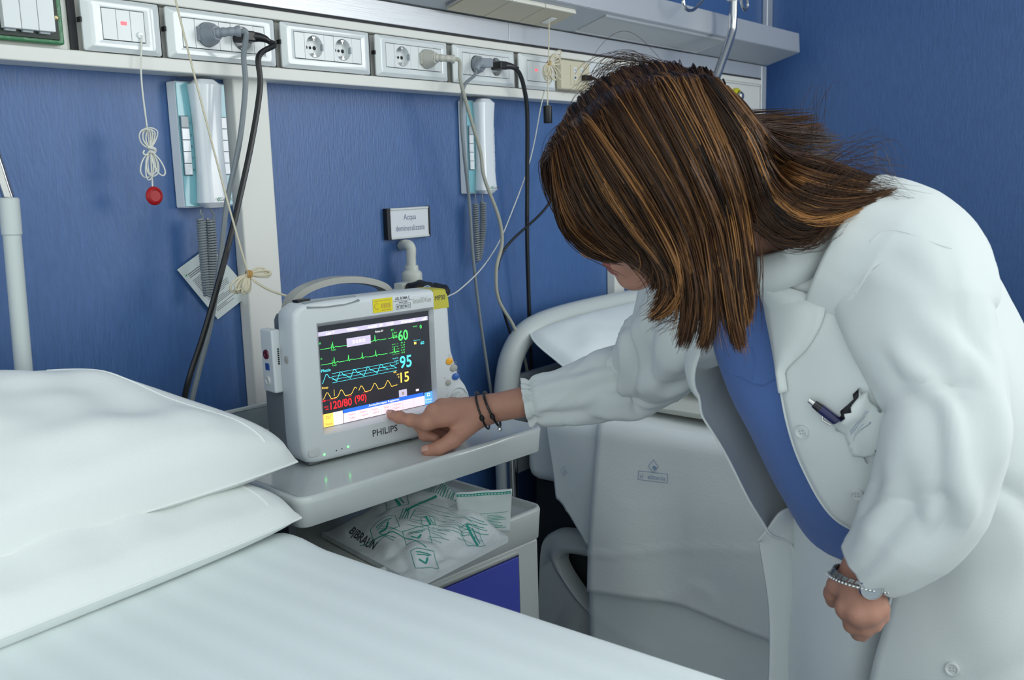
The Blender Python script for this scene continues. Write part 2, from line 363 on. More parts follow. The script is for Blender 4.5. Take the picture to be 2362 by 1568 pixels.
def plate(xa, xb, kinds, label, group='white cover plates along the bed head rail'):
    """kinds: string of b (blank module), s (socket), S (grey socket), r (blank with red lamp), p (pull switch)"""
    wdt = sum(2 if k in 'sS' else 1 for k in kinds) * MW; ma = xa + ((xb - xa) - wdt) / 2 - .0005; mb_ = ma + wdt
    root = thing('socket_plate' if any(k in 'sS' for k in kinds) else 'switch_plate', label, 'socket plate' if any(k in 'sS' for k in kinds) else 'switch plate', (0, 0, 0), group=group)
    m = MB(); plate_frame(m, xa, xb, ma, mb_); m.build('frame', 'plate_white', root, smooth=25)
    x = ma; cs = []
    for k in kinds:
        if k in 'sS': cs.append(socket(root, x, 'module_white' if k == 's' else 'module_white', k == 'S')); x += 2 * MW
        else:
            o = module(root, x, x + MW)
            if k == 'r': m = MB(); m.box(x + .0065, x + .0158, YM - .0006, YM + .002, ZM0 + .0225, ZM0 + .0275); m.build('indicator_lamp', 'red_lamp', o)
            if k == 'p': m = MB(); m.lathe([(.0, .003), (.0042, .0028), (.0048, .001), (.0048, -.002)], (x + .0125, YM, ZM0 + .010), -Y3, 16, caps=False); m.build('cord_bush', 'plate_white', o)
            x += MW
    m = MB(); m.box(xa - .012, xa - .0008, -.0435, -.040, ZP0, ZP1 + .001); m.build('side_gap', 'gap', root)
    m = MB(); m.box(xa - .0035, xa - .0008, -.0595, -.05, 1.585, 1.592); m.build('release_slot', 'hole', root)
    return root, cs, ma
# open mounting box with three rockers and no cover
root = thing('switch_box', 'three white rocker switches in an uncovered green mounting box', 'switch', (0, 0, 0))
m = MB(); m.box(.58, .716, -.0545, -.0395, 1.551, 1.6243); m.build('mounting_box', 'green_box', root, bevel=.003)
m = MB(); m.box(.585, .708, -.0565, -.0546, 1.5565, 1.624); m.build('inner_well', 'green_dark', root, bevel=.001)
for k in range(3):
    m = MB(); m.box(.6275 + (k - 0) * .0236, .6275 + (k + 1) * .0236 - .0006, -.068, -.0566, 1.5655, 1.613); m.build('rocker', 'module_white', root, bevel=.001)
m = MB(); m.lathe([(.0035, 0), (.0035, .002), (.002, .003)], (.7065, -.0546, 1.587), -Y3, 12); m.build('screw', 'brass', root)
for k in range(3): m = MB(); m.box(.631 + k * .0236, .645 + k * .0236, -.062, -.0566, 1.5625, 1.5652); m.build('rocker_clip', 'button_grey', root)
plate(.742, .866, 'brp', 'three-module switch plate with small red lamp and pull cord')
_, PS2, _ = plate(.877, 1.084, 'bsbsb', 'socket plate holding one grey and one black plug, left of the empty one')
plate(1.097, 1.304, 'bsbsb', 'socket plate with two empty sockets')
_, PS4, _ = plate(1.320, 1.523, 'bsbsb', 'socket plate with one empty socket and a beige plug')
_, PS5, _ = plate(1.541, 1.748, 'bsbsb', 'socket plate with an angled grey plug and a black plug, right of the beige plug')
plate(1.764, 1.905, 'brbb', 'switch plate with faint red lamp beside the cream network box')
# cream network box
root = thing('network_box', 'cream surface box with network sockets beside the hair', 'network socket', (0, 0, 0))
m = MB(); m.box(1.909, 2.030, -.074, -.0552, 1.550, 1.6185); m.build('housing', 'box_beige', root, bevel=.004, seg=3)
m = MB(); m.box(1.945, 2.018, -.0755, -.0741, 1.562, 1.608); m.build('face_plate', 'box_beige', root, bevel=.0005)
for i, (xx, zz) in enumerate(((1.962, 1.597), (1.992, 1.597), (1.962, 1.579), (1.992, 1.579))):
    m = MB(); m.box(xx - .0055, xx + .0055, -.0768, -.0756, zz - .006, zz + .006); o = m.build('jack', 'module_white', root, bevel=.0004)
    m = MB(); m.box(xx - .0025, xx + .0025, -.0774, -.0769, zz - .003, zz + .002); m.build('jack_opening', 'button_grey' if i < 2 else 'hole', o)
# ---------------------------------------------------------------- plugs and cables
def cable(name, pts, r, mt, label, cat='cable', n=70, seg=8):
    m = MB(); P = np.array([p for p in pts]); m.tube(P, r, seg, n); return tag(m.build(name, mt), label, cat)
def W(px, py, y): return atY(px, py, y)
def plug_straight(name, c, mt, lab, out, tip_dir, big=.0185):
    """round schuko plug with a ribbed neck"""
    root = thing(name, lab, 'plug', (c[0], YM, c[1])); o3 = A(c[0], YM + .004, c[1])
    m = MB(); m.lathe([(.0, 0), (big, 0), (big, .010), (big * .93, .016), (big * .70, .024), (.0105, .031), (.0, .031)], o3, -Y3, 28, caps=False); m.build('plug_body', mt, root, world=True)
    P = [o3 - Y3 * .028, o3 - Y3 * .034 + A(*tip_dir) * .004, o3 - Y3 * .044 + A(*tip_dir) * .016, o3 - Y3 * .050 + A(*tip_dir) * .030]
    m = MB(); C_ = catmull(P, 25); m.tube(C_, [.0100, .0080, .0085, .0065, .0080, .0062, .0074, .0062, .0085, .0088], 14); m.build('neck', mt, root, world=True)
    m = MB(); m.box(c[0] - big - .0012, c[0] - big * .2, YM - .006, YM + .003, c[1] - .011, c[1] + .011); m.build('side_lug', mt, root, world=True, bevel=.001)
    return root, C_[-1]
_, e1 = plug_straight('power_plug', PS2[0], 'plug_grey', 'grey plug with a ribbed neck, leftmost plug in the rail', None, (.9, -.1, .1))
root = thing('power_plug', 'black moulded plug next to the leftmost grey plug', 'plug', (PS2[1][0], YM, PS2[1][1]))
def black_plug(root, c, k=1.):
    o3 = A(c[0], YM, c[1]); m = MB()
    m.obox(o3 + A(-.006, -.013, .001), A(.013, 0, 0), A(0, .015, 0), A(0, 0, .0085)); m.build('plug_body', 'cable_black', root, world=True, bevel=.003)
    P = [o3 + A(.004, -.020, .001), o3 + A(.014, -.024, .001), o3 + A(.024, -.027, -.001), o3 + A(.031, -.029, -.005)]
    m = MB(); C_ = catmull(P, 16); m.tube(C_, [.0088, .0078, .0068, .0058, .0042], 12); m.build('neck', 'cable_black', root, world=True); return C_[-1]
e2 = black_plug(root, PS2[1])
_, e3 = plug_straight('power_plug', PS4[1], 'plug_beige', 'round beige plug with ribbed neck', None, (.95, -.1, -.08))
root = thing('power_plug', 'small angled grey plug right of the beige plug', 'plug', (PS5[0][0], YM, PS5[0][1])); c = A(PS5[0][0], YM, PS5[0][1])
m = MB(); m.lathe([(.0, 0), (.0175, 0), (.0175, .009), (.013, .016), (0, .016)], c, -Y3, 24, caps=False); m.build('plug_body', 'plug_grey', root, world=True)
m = MB(); m.obox(c + A(.004, -.020, .002), A(.019, 0, .001), A(0, .008, 0), A(0, 0, .0095)); m.build('grip', 'plug_grey', root, world=True, bevel=.003)
m = MB(); P = [c + A(-.010, -.022, 0), c + A(-.020, -.023, -.003), c + A(-.028, -.022, -.014)]; C_ = catmull(P, 20); m.tube(C_, [.009, .007, .0085, .0065, .008, .006, .007, .0055], 12); m.build('neck', 'plug_grey', root, world=True); e4 = C_[-1]
root = thing('power_plug', 'black moulded plug left of the red-lamp switch near the hair', 'plug', (PS5[1][0], YM, PS5[1][1])); e5 = black_plug(root, PS5[1])
cable('power_cable', [e1, e1 + A(.008, -.004, -.004), W(562, 130, -.105), W(566, 200, -.10), W(552, 330, -.095), W(523, 470, -.09), W(508, 600, -.09), W(487, 740, -.09), W(460, 850, -.085), W(440, 935, -.08), W(430, 1010, -.07)], .0046, 'cable_grey', 'thick grey power cable hanging beside the black one past the white duct', n=90)
cable('power_cable', [e2, e2 + A(.007, -.003, -.006), W(597, 130, -.10), W(600, 200, -.105), W(580, 330, -.11), W(545, 490, -.115), W(510, 630, -.115), W(470, 770, -.11), W(437, 870, -.11), W(420, 945, -.10), W(410, 1010, -.09)], .0048, 'cable_black', 'thick black power cable hanging in front of the white duct', n=90)
cable('power_cable', [e3, e3 + A(.012, -.004, -.004), W(1062, 185, -.11), W(1082, 260, -.10), W(1108, 350, -.09), W(1117, 410, -.09), W(1150, 500, -.085), W(1158, 560, -.08), W(1145, 620, -.075), W(1150, 690, -.07), W(1188, 760, -.07), W(1215, 850, -.06), W(1225, 950, -.05)], .0040, 'cable_beige', 'beige cable falling in front of the intercom near the hair', n=90)
cable('power_cable', [e4, e4 + A(-.006, 0, -.012), W(1070, 200, -.10), W(1064, 260, -.09), W(1070, 350, -.085), W(1082, 460, -.07), W(1092, 600, -.06), W(1108, 740, -.055), W(1124, 850, -.05), W(1135, 930, -.04), W(1140, 1060, -.03)], .0036, 'cable_grey', 'grey cable falling down left of the beige cable', n=90)
cable('power_cable', [e5, e5 + A(.010, -.003, -.010), W(1208, 200, -.09), W(1216, 260, -.08), W(1216, 400, -.06), W(1216, 560, -.05), W(1220, 700, -.04), W(1224, 830, -.035), W(1226, 1000, -.03)], .0050, 'cable_black', 'black cable hanging straight down left of the hair', n=80)
# network plug and its cable, passing behind the woman's head
root = thing('network_plug', 'black network plug in the cream box', 'plug', (1.992, -.09, 1.579))
m = MB(); m.obox(A(2.001, -.084, 1.5795), A(.014, 0, 0), A(0, .0065, 0), A(0, 0, .0065)); m.build('plug_body', 'cable_black', root, world=True, bevel=.0015)
m = MB(); m.tube([A(2.010, -.087, 1.5795), A(2.022, -.089, 1.5795)], [.0055, .0042], 10); m.build('neck', 'cable_black', root, world=True)
cable('network_cable', [A(2.016, -.088, 1.5795), A(2.032, -.091, 1.577), A(2.044, -.093, 1.566), A(2.047, -.095, 1.53), W(1370, 260, -.10), W(1330, 370, -.09), W(1290, 432, -.085), W(1250, 490, -.08), W(1180, 555, -.075), W(1152, 600, -.07), W(1146, 660, -.065), W(1165, 730, -.06), W(1186, 800, -.055), W(1192, 860, -.05), W(1192, 960, -.04)], .0032, 'cable_black', 'thin black cable curving from behind the hair to the beige cable', n=90)
cable('thin_cord', [A(1.880, -.058, 1.570), W(1250, 235, -.056), W(1232, 330, -.05), W(1212, 405, -.045), W(1180, 490, -.04), W(1150, 560, -.04), W(1110, 620, -.06), W(1060, 668, -.10), W(1032, 684, -.16)], .0013, 'cord_white', 'thin white cord slanting from the rail to the monitor', 'cord', n=60, seg=6)
def bundle(m, c, dirs, r, loops=5, spread=.35, seed=1):
    """a hank of cord: narrow loops from a tie point"""
    rg = np.random.default_rng(seed)
    for d, L, w in dirs:
        d = unit(d); side = unit(np.cross(d, A(0.2, 1, .1)))
        for k in range(loops):
            dd = unit(d + side * rg.normal(0, spread) + Y3 * rg.normal(0, spread * .5)); s2 = unit(np.cross(dd, Y3)); l = L * rg.uniform(.72, 1.05); ww = w * rg.uniform(.6, 1.2)
            m.tube([c, c + dd * l * .45 + s2 * ww, c + dd * l * .85 + s2 * ww * .9, c + dd * l, c + dd * l * .85 - s2 * ww * .9 + Y3 * -.002, c + dd * l * .45 - s2 * ww * .8, c], r, 6, 22)
# call cord with red knob
t = thing('call_pull_cord', 'white knotted call cord with a round red knob', 'pull cord', tuple(A(.829, -.068, 1.50)))
ca = A(.8290, -.0665, ZM0 + .010)
cb = W(352, 432, -.068); kn = W(346, 345, -.068)
m = MB(); m.tube([ca, W(326, 180, -.068), W(340, 300, -.068), kn, W(350, 400, -.068), cb], .0013, 6, 40); m.build('cord', 'cord_white', t, world=True)
m = MB(); bundle(m, kn, [(A(-.05, -.1, 1.), .034, .010), (A(.05, -.1, -1), .046, .010)], .0011, 6, .22, 3); m.tube([kn + A(-.006, -.004, .004), kn + A(.004, -.006, .001), kn + A(.006, -.002, -.004), kn + A(-.004, -.006, -.003)], .0024, 6, 14)
m.tube([kn, kn + A(-.008, -.004, -.008), kn + A(-.014, -.004, -.006), kn + A(-.012, -.004, -.001)], .0013, 6, 12); m.build('cord_hank', 'cord_white', t, world=True)
m = MB(); m.lathe([(0, -.007), (.006, -.0066), (.0125, -.003), (.0145, .001), (.0125, .0045), (.0095, .006), (.0085, .0045), (0, .0045)], cb + A(.001, 0, -.013), -Y3, 28, caps=False); m.build('knob', 'red_knob', t, world=True)
# cord to the monitor, tied in a hank
t = thing('tied_cord', 'cream cord with tied hank running from the ceiling to the monitor', 'cord', tuple(W(575, 630, -.14)))
kn = W(573, 632, -.14); clipP = W(697, 690, -.235)
m = MB(); m.tube([W(380, -120, -.10), W(405, 0, -.10), W(450, 180, -.115), W(510, 410, -.13), W(556, 575, -.14), kn], .0016, 6, 60); m.tube([kn, W(590, 650, -.15), W(620, 668, -.175), W(660, 682, -.20), clipP], .0022, 6, 30); m.build('cord', 'cord_cream', t, world=True)
m = MB(); bundle(m, kn, [(W(545, 668, -.14) - kn, .040, .008), (W(615, 628, -.145) - kn, .040, .006), (W(566, 675, -.145) - kn, .038, .006)], .0020, 4, .12, 5); m.build('cord_hank', 'cord_cream', t, world=True)
m = MB()
for k in range(3): cc = kn + A(-.003 + k * .003, -.001, .001 - k * .001); m.lathe([(.0058, -.0012), (.0068, 0), (.0058, .0012)], cc, (1, -.2, -.3), 14, caps=False)
m.build('rubber_band', 'band_tan', t, world=True)
# lamp pull cord with black weight
t = thing('lamp_pull_cord', 'cream lamp pull cord with a tied hank and black weight', 'pull cord', tuple(A(1.9, -.1, 1.62)))
xq, sq_ = under_px(1264, 36); top = und(xq, sq_, .011); yq = top[1]; kn = W(1265, 145, yq); wt = W(1263, 243, yq)
m = MB(); undbox(m, xq - .010, xq + .010, sq_ - .014, sq_ + .014, .0105, .0125); m.build('switch_plate', 'module_white', t, world=True, bevel=.0005)
m = MB(); m.tube([top, kn, wt], .0016, 6, 20); m.build('cord', 'cord_cream', t, world=True)
m = MB(); bundle(m, kn, [(A(-.3, -.1, -1), .042, .012), (A(.6, -.1, -1.), .050, .014), (A(1., -.1, .45), .046, .009)], .0014, 5, .18, 8); m.build('cord_hank', 'cord_cream', t, world=True)
m = MB(); m.lathe([(.0058, -.002), (.0066, 0), (.0058, .002)], kn + A(0, -.001, 0), (.6, 0, -.4), 12, caps=False); m.build('rubber_band', 'band_tan', t, world=True)
wl = wt[2] - W(1263, 284, yq)[2]
m = MB(); m.lathe([(.006, 0), (.0095, .001), (.0100, .004), (.0100, wl - .002), (.009, wl), (0, wl)], wt, -Z3, 20); m.build('weight', 'cable_black', t, world=True)
# ---------------------------------------------------------------- intercoms
def intercom(x0, label, keys=True):
    t = thing('intercom_handset', label, 'intercom', (x0, 0, 1.313), group='wall intercoms under the rail'); Hh = .203
    m = MB(); m.prism([(0, -.001), (.098, -.001), (.098, -.022), (.004, -.022)], lambda x, y, h: A(x, y, h), 0, Hh); m.build('base', 'intercom_white', t, bevel=.003)
    m = MB(); m.box(.0035, .0955, -.0245, -.0222, .002, Hh - .002); m.build('key_panel', 'intercom_cyan', t, bevel=.001)
    for side, xa in ((0, .0060), (1, .0785)):
        m = MB(); m.box(xa - .0014, xa + .0150, -.0258, -.0246, .052, .148); m.build('key_surround', 'intercom_edge', t, bevel=.0004)
        for k in range(5):
            m = MB(); z = .0535 + k * .0188; m.box(xa, xa + .0136, -.0285, -.0259, z, z + .0178); m.build('key', 'button_grey' if (k == 4 and side == 0) else 'intercom_white', t, bevel=.0006)
    m = MB()
    for k, d in enumerate('97531'): m.text(d, .0225, .059 + k * .0188, .006, (0, -.0251, 0), X3, Z3)
    m.build('key_numbers', 'ink_dark', t)
    # handset: a long waisted shell
    rings = []
    for s in np.linspace(0, 1, 25):
        z = -.001 + s * (Hh + .004); e = min(s, 1 - s); wst = .0235 + .0045 * abs(2 * s - 1) ** 2.; d = .027 + .010 * (abs(2 * s - 1) ** 3); k = min(1., (e / .02) ** .5 + .55)
        cx = .0500; a = np.linspace(0, 2 * PI, 24, endpoint=False)
        rings.append([A(cx + wst * k * np.sign(math.cos(q)) * abs(math.cos(q)) ** .55, -.034 - d * .5 * k * np.sign(math.sin(q)) * abs(math.sin(q)) ** .6, z) for q in a])
    m = MB(); m.loft(rings); h = m.build('handset', 'intercom_white', t)
    m = MB(); m.text('Comelit', .0500, .0095, .0085, (0, -.0538, 0), X3, Z3, xs=.85); m.build('logo_text', 'ink_dark', h)
    m = MB(); 
    for dx in (0, .003): m.line([(.0475 + dx, .0155), (.0445 + dx, .0125), (.0475 + dx, .0095)], (0, -.0538, 0), X3, Z3, .0010)
    m.build('logo_mark', 'logo_green', h)
    return t
def coil(t, P0, P1, P2, r, rw, turns, tails):
    C_ = catmull([P0, P0 * .5 + P2 * .5 + A(-.002, 0, 0), P2, P1 * .5 + P2 * .5 + A(.003, -.004, 0), P1], 900); C_ = arclen(C_, turns * 10); T_, U, V = frames(C_); a = np.arange(len(C_)) * 2 * PI / 10
    Q = C_ + r * (np.cos(a)[:, None] * U + np.sin(a)[:, None] * V)
    m = MB(); m.tube(Q, rw, 5); m.build('coiled_cord', 'coil_grey', t, world=True)
    m = MB()
    for tl in tails: m.tube(tl, .0016, 6, 16)
    m.build('cord_tail', 'cable_grey', t, world=True)
t = intercom(.903, 'larger near intercom with a white handset left of the white duct')
y = -.040
coil(t, W(464, 505, y), W(486, 505, y - .006), W(481, 682, y), .0064, .0021, 60, [[W(462, 483, y), W(463, 492, y), W(468, 500, y), W(464, 508, y)], [W(485, 483, y), W(491, 490, y), W(494, 500, y), W(486, 508, y)]])
t = intercom(1.614, 'smaller distant intercom behind the beige cable near the hair')
y = -.035
coil(t, W(1097, 470, y), W(1114, 465, y - .006), W(1103, 600, y), .0060, .0020, 52, [[W(1096, 447, y), W(1097, 460, y), W(1097, 472, y)], [W(1112, 447, y), W(1113, 458, y), W(1114, 468, y)]])
# ---------------------------------------------------------------- leaflet on the wall
t = thing('leaflet', 'white printed leaflet hung askew behind the coiled cord', 'leaflet', tuple(W(490, 650, -.004)))
Q = [W(408, 622, -.006), W(502, 736, -.006), W(580, 675, -.006), W(484, 566, -.006)]
m = MB(); e = A(0, -.0012, 0); m.add([q for q in Q] + [q + e for q in Q], [(0, 1, 2, 3), (7, 6, 5, 4), (0, 4, 5, 1), (1, 5, 6, 2), (2, 6, 7, 3), (3, 7, 4, 0)]); m.build('paper_sheet', 'paper', t, world=True, smooth=0)
o3 = Q[0] + e * 1.4; ux = (Q[3] - Q[0]); uy = (Q[1] - Q[0]); L1 = np.linalg.norm(ux); L2 = np.linalg.norm(uy); rg = random.Random(4)
m = MB(); ux, uy = ux / L1, uy / L2; v = .018
for k in range(34):
    if k in (3, 20, 24, 28): v += .0035
    le = rg.uniform(.55, .9) if k < 20 else rg.uniform(.35, .85)
    m.line([(L1 * .12, v), (L1 * (.12 + le * .82), v)], o3, ux, uy, .0011 if k < 3 else .0007); v += .0028 if k > 2 else .0034
    if v > L2 - .012: break
m.build('print_lines', 'ink_dark', t, world=True, smooth=0)
m = MB(); m.disc(o3 + ux * .006 + uy * .017, -Y3, .0014, 10, .0003); m.build('print_dot', 'logo_green', t, world=True)
# ---------------------------------------------------------------- name sign and tap
t = thing('wall_sign', 'small white sign reading Acqua demineralizzata with black side ends', 'sign', (1.373, 0, 1.228)); w, h = .127, .0635
m = MB(); m.box(.010, w - .004, -.011, -.002, .0005, h - .0005); m.build('panel', 'sign_white', t, bevel=.0005)
m = MB(); m.box(0, .010, -.013, -.001, 0, h); m.build('end_cap', 'sign_black', t, bevel=.001)
m = MB(); m.box(w - .004, w, -.013, -.001, -.001, h + .001); m.build('end_cap', 'sign_black', t, bevel=.001)
for z0, z1 in ((0, .0045), (h - .0045, h)): m = MB(); m.box(.0102, w - .0042, -.0135, -.0015, z0, z1); m.build('edge_rail', 'sign_rail', t, bevel=.0012)
m = MB(); m.text('Acqua', .067, .0385, .0165, (0, -.0113, 0), X3, Z3, .88, 'CENTER'); m.text('demineralizzata', .067, .0160, .0165, (0, -.0113, 0), X3, Z3, .84, 'CENTER'); m.build('lettering', 'ink_blue', t)
t = thing('water_tap', 'white plastic elbow tap under the sign', 'tap', (1.44, -.03, 1.1)); ca = W(928, 566, -.005); cb = W(948, 566, -.045); cc = W(949, 612, -.045); 
m = MB(); P = [ca, W(935, 565, -.02), W(943, 566, -.04), W(948, 575, -.045), W(948, 592, -.045), cc]; m.tube(P, [.0112, .0112, .0108, .0106, .0100, .0100], 16, 40); m.build('elbow', 'tap_white', t, world=True)
m = MB(); m.lathe([(.0135, 0), (.014, .001), (.014, .006), (.0145, .0095), (.020, .014), (.0212, .017), (.0212, .033), (.020, .035), (.016, .036), (.016, .10), (0, .10)], cc, -Z3, 24); m.build('collar', 'tap_white', t, world=True)
t = thing('cuff_pouch', 'black fabric cuff pouch tucked behind the monitor', 'pouch', tuple(W(985, 670, -.13)))
m = MB(); 
for (px_, py_, rx, rz_) in ((968, 668, .026, .017), (1004, 672, .024, .0155)):
    c = W(px_, py_, -.13); rings = []
    for s in np.linspace(-1, 1, 14): k = (1 - abs(s) ** 4) ** .5 + .02; a = np.linspace(0, 2 * PI, 20, endpoint=False); rings.append([c + A(rx * s, 0, 0) + A(0, .028 * k * math.cos(q), rz_ * k * math.sin(q) * (1 + .12 * math.sin(5 * q + s * 4))) for q in a])
    m.loft(rings)
m.build('fabric', 'pouch_black', t, world=True)
m = MB(); m.tube([W(972, 668, -.162), W(978, 662, -.160), W(988, 658, -.158)], .0012, 5, 10); m.tube([W(976, 670, -.162), W(983, 664, -.160), W(992, 660, -.158)], .0012, 5, 10); m.build('print_mark', 'ink_stamp', t, world=True)
t = thing('tubing_box', 'small translucent plastic box behind the monitor', 'plastic box', tuple(W(935, 680, -.10)))
m = MB(); c = W(932, 668, -.10); m.obox(c, A(.016, 0, 0), A(0, .012, 0), A(0, 0, .014)); m.build('upper_box', 'tap_white', t, world=True, bevel=.002)
m = MB(); c = W(915, 676, -.10); m.obox(c, A(.014, 0, 0), A(0, .012, 0), A(0, 0, .008)); m.build('lower_box', 'tap_white', t, world=True, bevel=.002)
# ================================================================ patient monitor
ZB = .922
MT = thing('patient_monitor', 'patient monitor with lit dark screen and yellow corner on the bedside table', 'monitor', (.932, -.304, ZB), math.radians(-9))
def mp(a, z, c): return A(a, -c, z - ZB)
outl = [(-.020, .9275), (.10, .9265), (.20, .9275), (.250, .932), (.275, .948), (.284, .972), (.281, .992), (.270, 1.006), (.262, 1.022), (.255, 1.045), (.2495, 1.065), (.2475, 1.10), (.2455, 1.150), (.240, 1.163), (.228, 1.169), (.10, 1.172), (-.020, 1.1715), (-.038, 1.166), (-.046, 1.150), (-.0475, 1.05), (-.0465, .957), (-.040, .937)]
MC = A(.10, 1.055)
P = np.array(outl + outl[:3]); D_ = catmull(P, 900)[30:-30]
angD = np.arctan2(D_[:, 1] - MC[1], D_[:, 0] - MC[0]); radD = np.hypot(D_[:, 0] - MC[0], D_[:, 1] - MC[1]); od = np.argsort(angD); angD, radD = angD[od], radD[od]
rec = (-.009, .213, .968, 1.141); scr = (0., .211, .976, 1.134)
def rect_r(t, r):
    c, s = math.cos(t), math.sin(t); k = min((r[1] - MC[0]) / c if c > 1e-9 else (r[0] - MC[0]) / c if c < -1e-9 else 9, (r[3] - MC[1]) / s if s > 1e-9 else (r[2] - MC[1]) / s if s < -1e-9 else 9); return k
angs = sorted(list(np.linspace(-PI, PI, 120, endpoint=False)) + [math.atan2(z - MC[1], x - MC[0]) for x in rec[:2] for z in rec[2:]])
def oring(ins, c): return [mp(*(MC + (np.interp(t, angD, radD, period=2 * PI) - ins) * A(math.cos(t), math.sin(t))), c) for t in angs]
def rring(r, c): 
    q = []
    for t in angs:
        k = rect_r(t, rec); x, z = MC + k * A(math.cos(t), math.sin(t)); fx = (x - rec[0]) / (rec[1] - rec[0]); fz = (z - rec[2]) / (rec[3] - rec[2]); q.append(mp(r[0] + fx * (r[1] - r[0]), r[2] + fz * (r[3] - r[2]), c))
    return q
m = MB(); m.loft([oring(.004, -.040), oring(.0, -.030), oring(.0, .004), oring(.0018, .0085), oring(.006, .0115), oring(.010, .012), rring(rec, .012), rring(scr, .0005), rring(scr, -.004)], caps=False); m.build('bezel', 'monitor_shell', MT, smooth=50)
m = MB(); m.box(-.002, .213, .0, .004, scr[2] - ZB - .002, scr[3] - ZB + .002); m.build('screen', 'screen_dark', MT, smooth=0)
m = MB(); m.loft([oring(.0045, -.0401), oring(.0045, -.0395)]); m.build('rear_cover', 'monitor_case', MT)
# grey rear case, lower body, feet
m = MB(); m.loft([[mp(a, z, c) for a, z in ((x0_, .936), (x1_, .936), (x1_, z1_), (x0_, z1_))] for c, x0_, x1_, z1_ in ((-.0402, -.043, .236, 1.040), (-.095, -.043, .236, 1.040), (-.125, -.026, .22, 1.03))]); m.build('rear_case', 'monitor_case', MT, bevel=.006)
m = MB(); m.loft([[mp(a, z, c) for a, z in ((x0_, 1.0405), (x1_, 1.0405), (x1_, z1_), (x0_, z1_))] for c, x0_, x1_, z1_ in ((-.0402, -.034, .225, 1.160), (-.072, -.030, .222, 1.152), (-.115, -.010, .20, 1.14))]); m.build('upper_case', 'monitor_case', MT, bevel=.006)
m = MB(); m.loft([[mp(a, z, c) for a, z in ((x0_, .9275), (x1_, .9275), (x1_, .9365), (x0_, .9365))] for c, x0_, x1_ in ((-.008, -.034, .21), (-.10, -.018, .21))]); m.build('base_plate', 'monitor_case', MT)
for a, c in ((-.018, .000), (.175, .000), (-.008, -.10), (.185, -.10)):
    m = MB(); m.box(a - .012, a + .012, -c, -c + .014, .0003, .0075); m.build('foot', 'monitor_case', MT, bevel=.002)
# carrying handle
m = MB(); rings = []
for q in catmull([(-.012, 1.150), (-.002, 1.171), (.028, 1.186), (.075, 1.1925), (.125, 1.188), (.165, 1.174), (.18, 1.152)], 40):
    rings.append(q)
rings = np.array(rings); tg = np.gradient(rings, axis=0); tg /= np.linalg.norm(tg, axis=1)[:, None]; nn_ = np.stack([-tg[:, 1], tg[:, 0]], 1)
m.loft([[mp(*(p + n_ * h), c) for h, c in ((.006, -.052), (.007, -.060), (.006, -.078), (-.004, -.080), (-.006, -.066), (-.004, -.052))] for p, n_ in zip(rings, nn_)]); m.build('carry_handle', 'btn_grey', MT)
# measurement module on the left side
m = MB(); m.box(-.0585, -.0432, .036, .072, 1.035 - ZB, 1.132 - ZB); mod = m.build('measurement_module', 'monitor_shell', MT, bevel=.003, seg=3)
xs_ = -.0586; 
m = MB(); m.lathe([(.0, .0006), (.0036, .0006), (.0042, .002), (.0070, .002), (.0076, 0)], mp(xs_, 1.0935, -.0555), -X3, 24, caps=False); m.build('red_connector', 'conn_red', mod)
m = MB(); m.box(xs_ - .0012, xs_ + .001, .0485, .060, 1.069 - ZB, 1.080 - ZB); m.build('blue_connector', 'conn_blue', mod, bevel=.001)
m = MB(); m.lathe([(.0, .0008), (.0050, .0008), (.0052, .0022), (.0066, .0022), (.0074, 0)], mp(xs_, 1.053, -.0555), -X3, 24, caps=False); m.build('white_connector', 'btn_shell', mod)
for k in range(8): m = MB(); m.box(-.0505, -.0480, .0352, .0362, 1.079 + k * .0032 - ZB, 1.0812 + k * .0032 - ZB); m.build('vent_hole', 'hole', mod)
m = MB(); m.lathe([(.0, .0004), (.0055, .0004), (.0062, .0)], mp(-.0477, 1.088, -.016), -X3, 20, caps=False); m.build('side_button', 'btn_grey', MT)
# alarm lamps on the upper edge
xa_ = (-.024, .0075, .0395, .070)
for k in range(3):
    a0_, a1_ = xa_[k] + .0006, xa_[k + 1] - .0006; lo0 = .0055 * (1 if k else .55); lo1 = .0055 * (1 if k < 2 else .35)
    m = MB(); m.add([mp(a0_, 1.1690 - lo0, .0138), mp(a1_, 1.1690 - lo1, .0138), mp(a1_, 1.1745, .000), mp(a0_, 1.1745, .000), mp(a0_, 1.1655 - lo0, .008), mp(a1_, 1.1655 - lo1, .008), mp(a1_, 1.169, .0), mp(a0_, 1.169, .0)], [(0, 1, 2, 3), (7, 6, 5, 4), (0, 4, 5, 1), (1, 5, 6, 2), (2, 6, 7, 3), (3, 7, 4, 0)]); m.build('alarm_lamp', 'lamp_clear', MT, smooth=0)
# coloured corner block
m = MB(); yc = [t for t in angs if 0 < t < PI / 2]; ya = [MC + (np.interp(t, angD, radD) + .0004) * A(math.cos(t), math.sin(t)) for t in yc]; ya = [q for q in ya if q[0] > .2125 and q[1] > 1.1355]; ya = [A(ya[0][0], 1.1352)] + ya + [A(.2122, ya[-1][1])]
poly = [tuple(q) for q in ya] + [(.2122, 1.1352)]
cen = A(.228, 1.150)
def shr(k): return [cen + (np.array(q) - cen) * k for q in poly]
m.loft([[mp(*q, -.0300) for q in shr(1.008)], [mp(*q, .0045) for q in shr(1.008)], [mp(*q, .0095) for q in shr(.985)], [mp(*q, .0124) for q in shr(.90)]]); m.build('yellow_corner', 'monitor_yellow', MT, smooth=40)
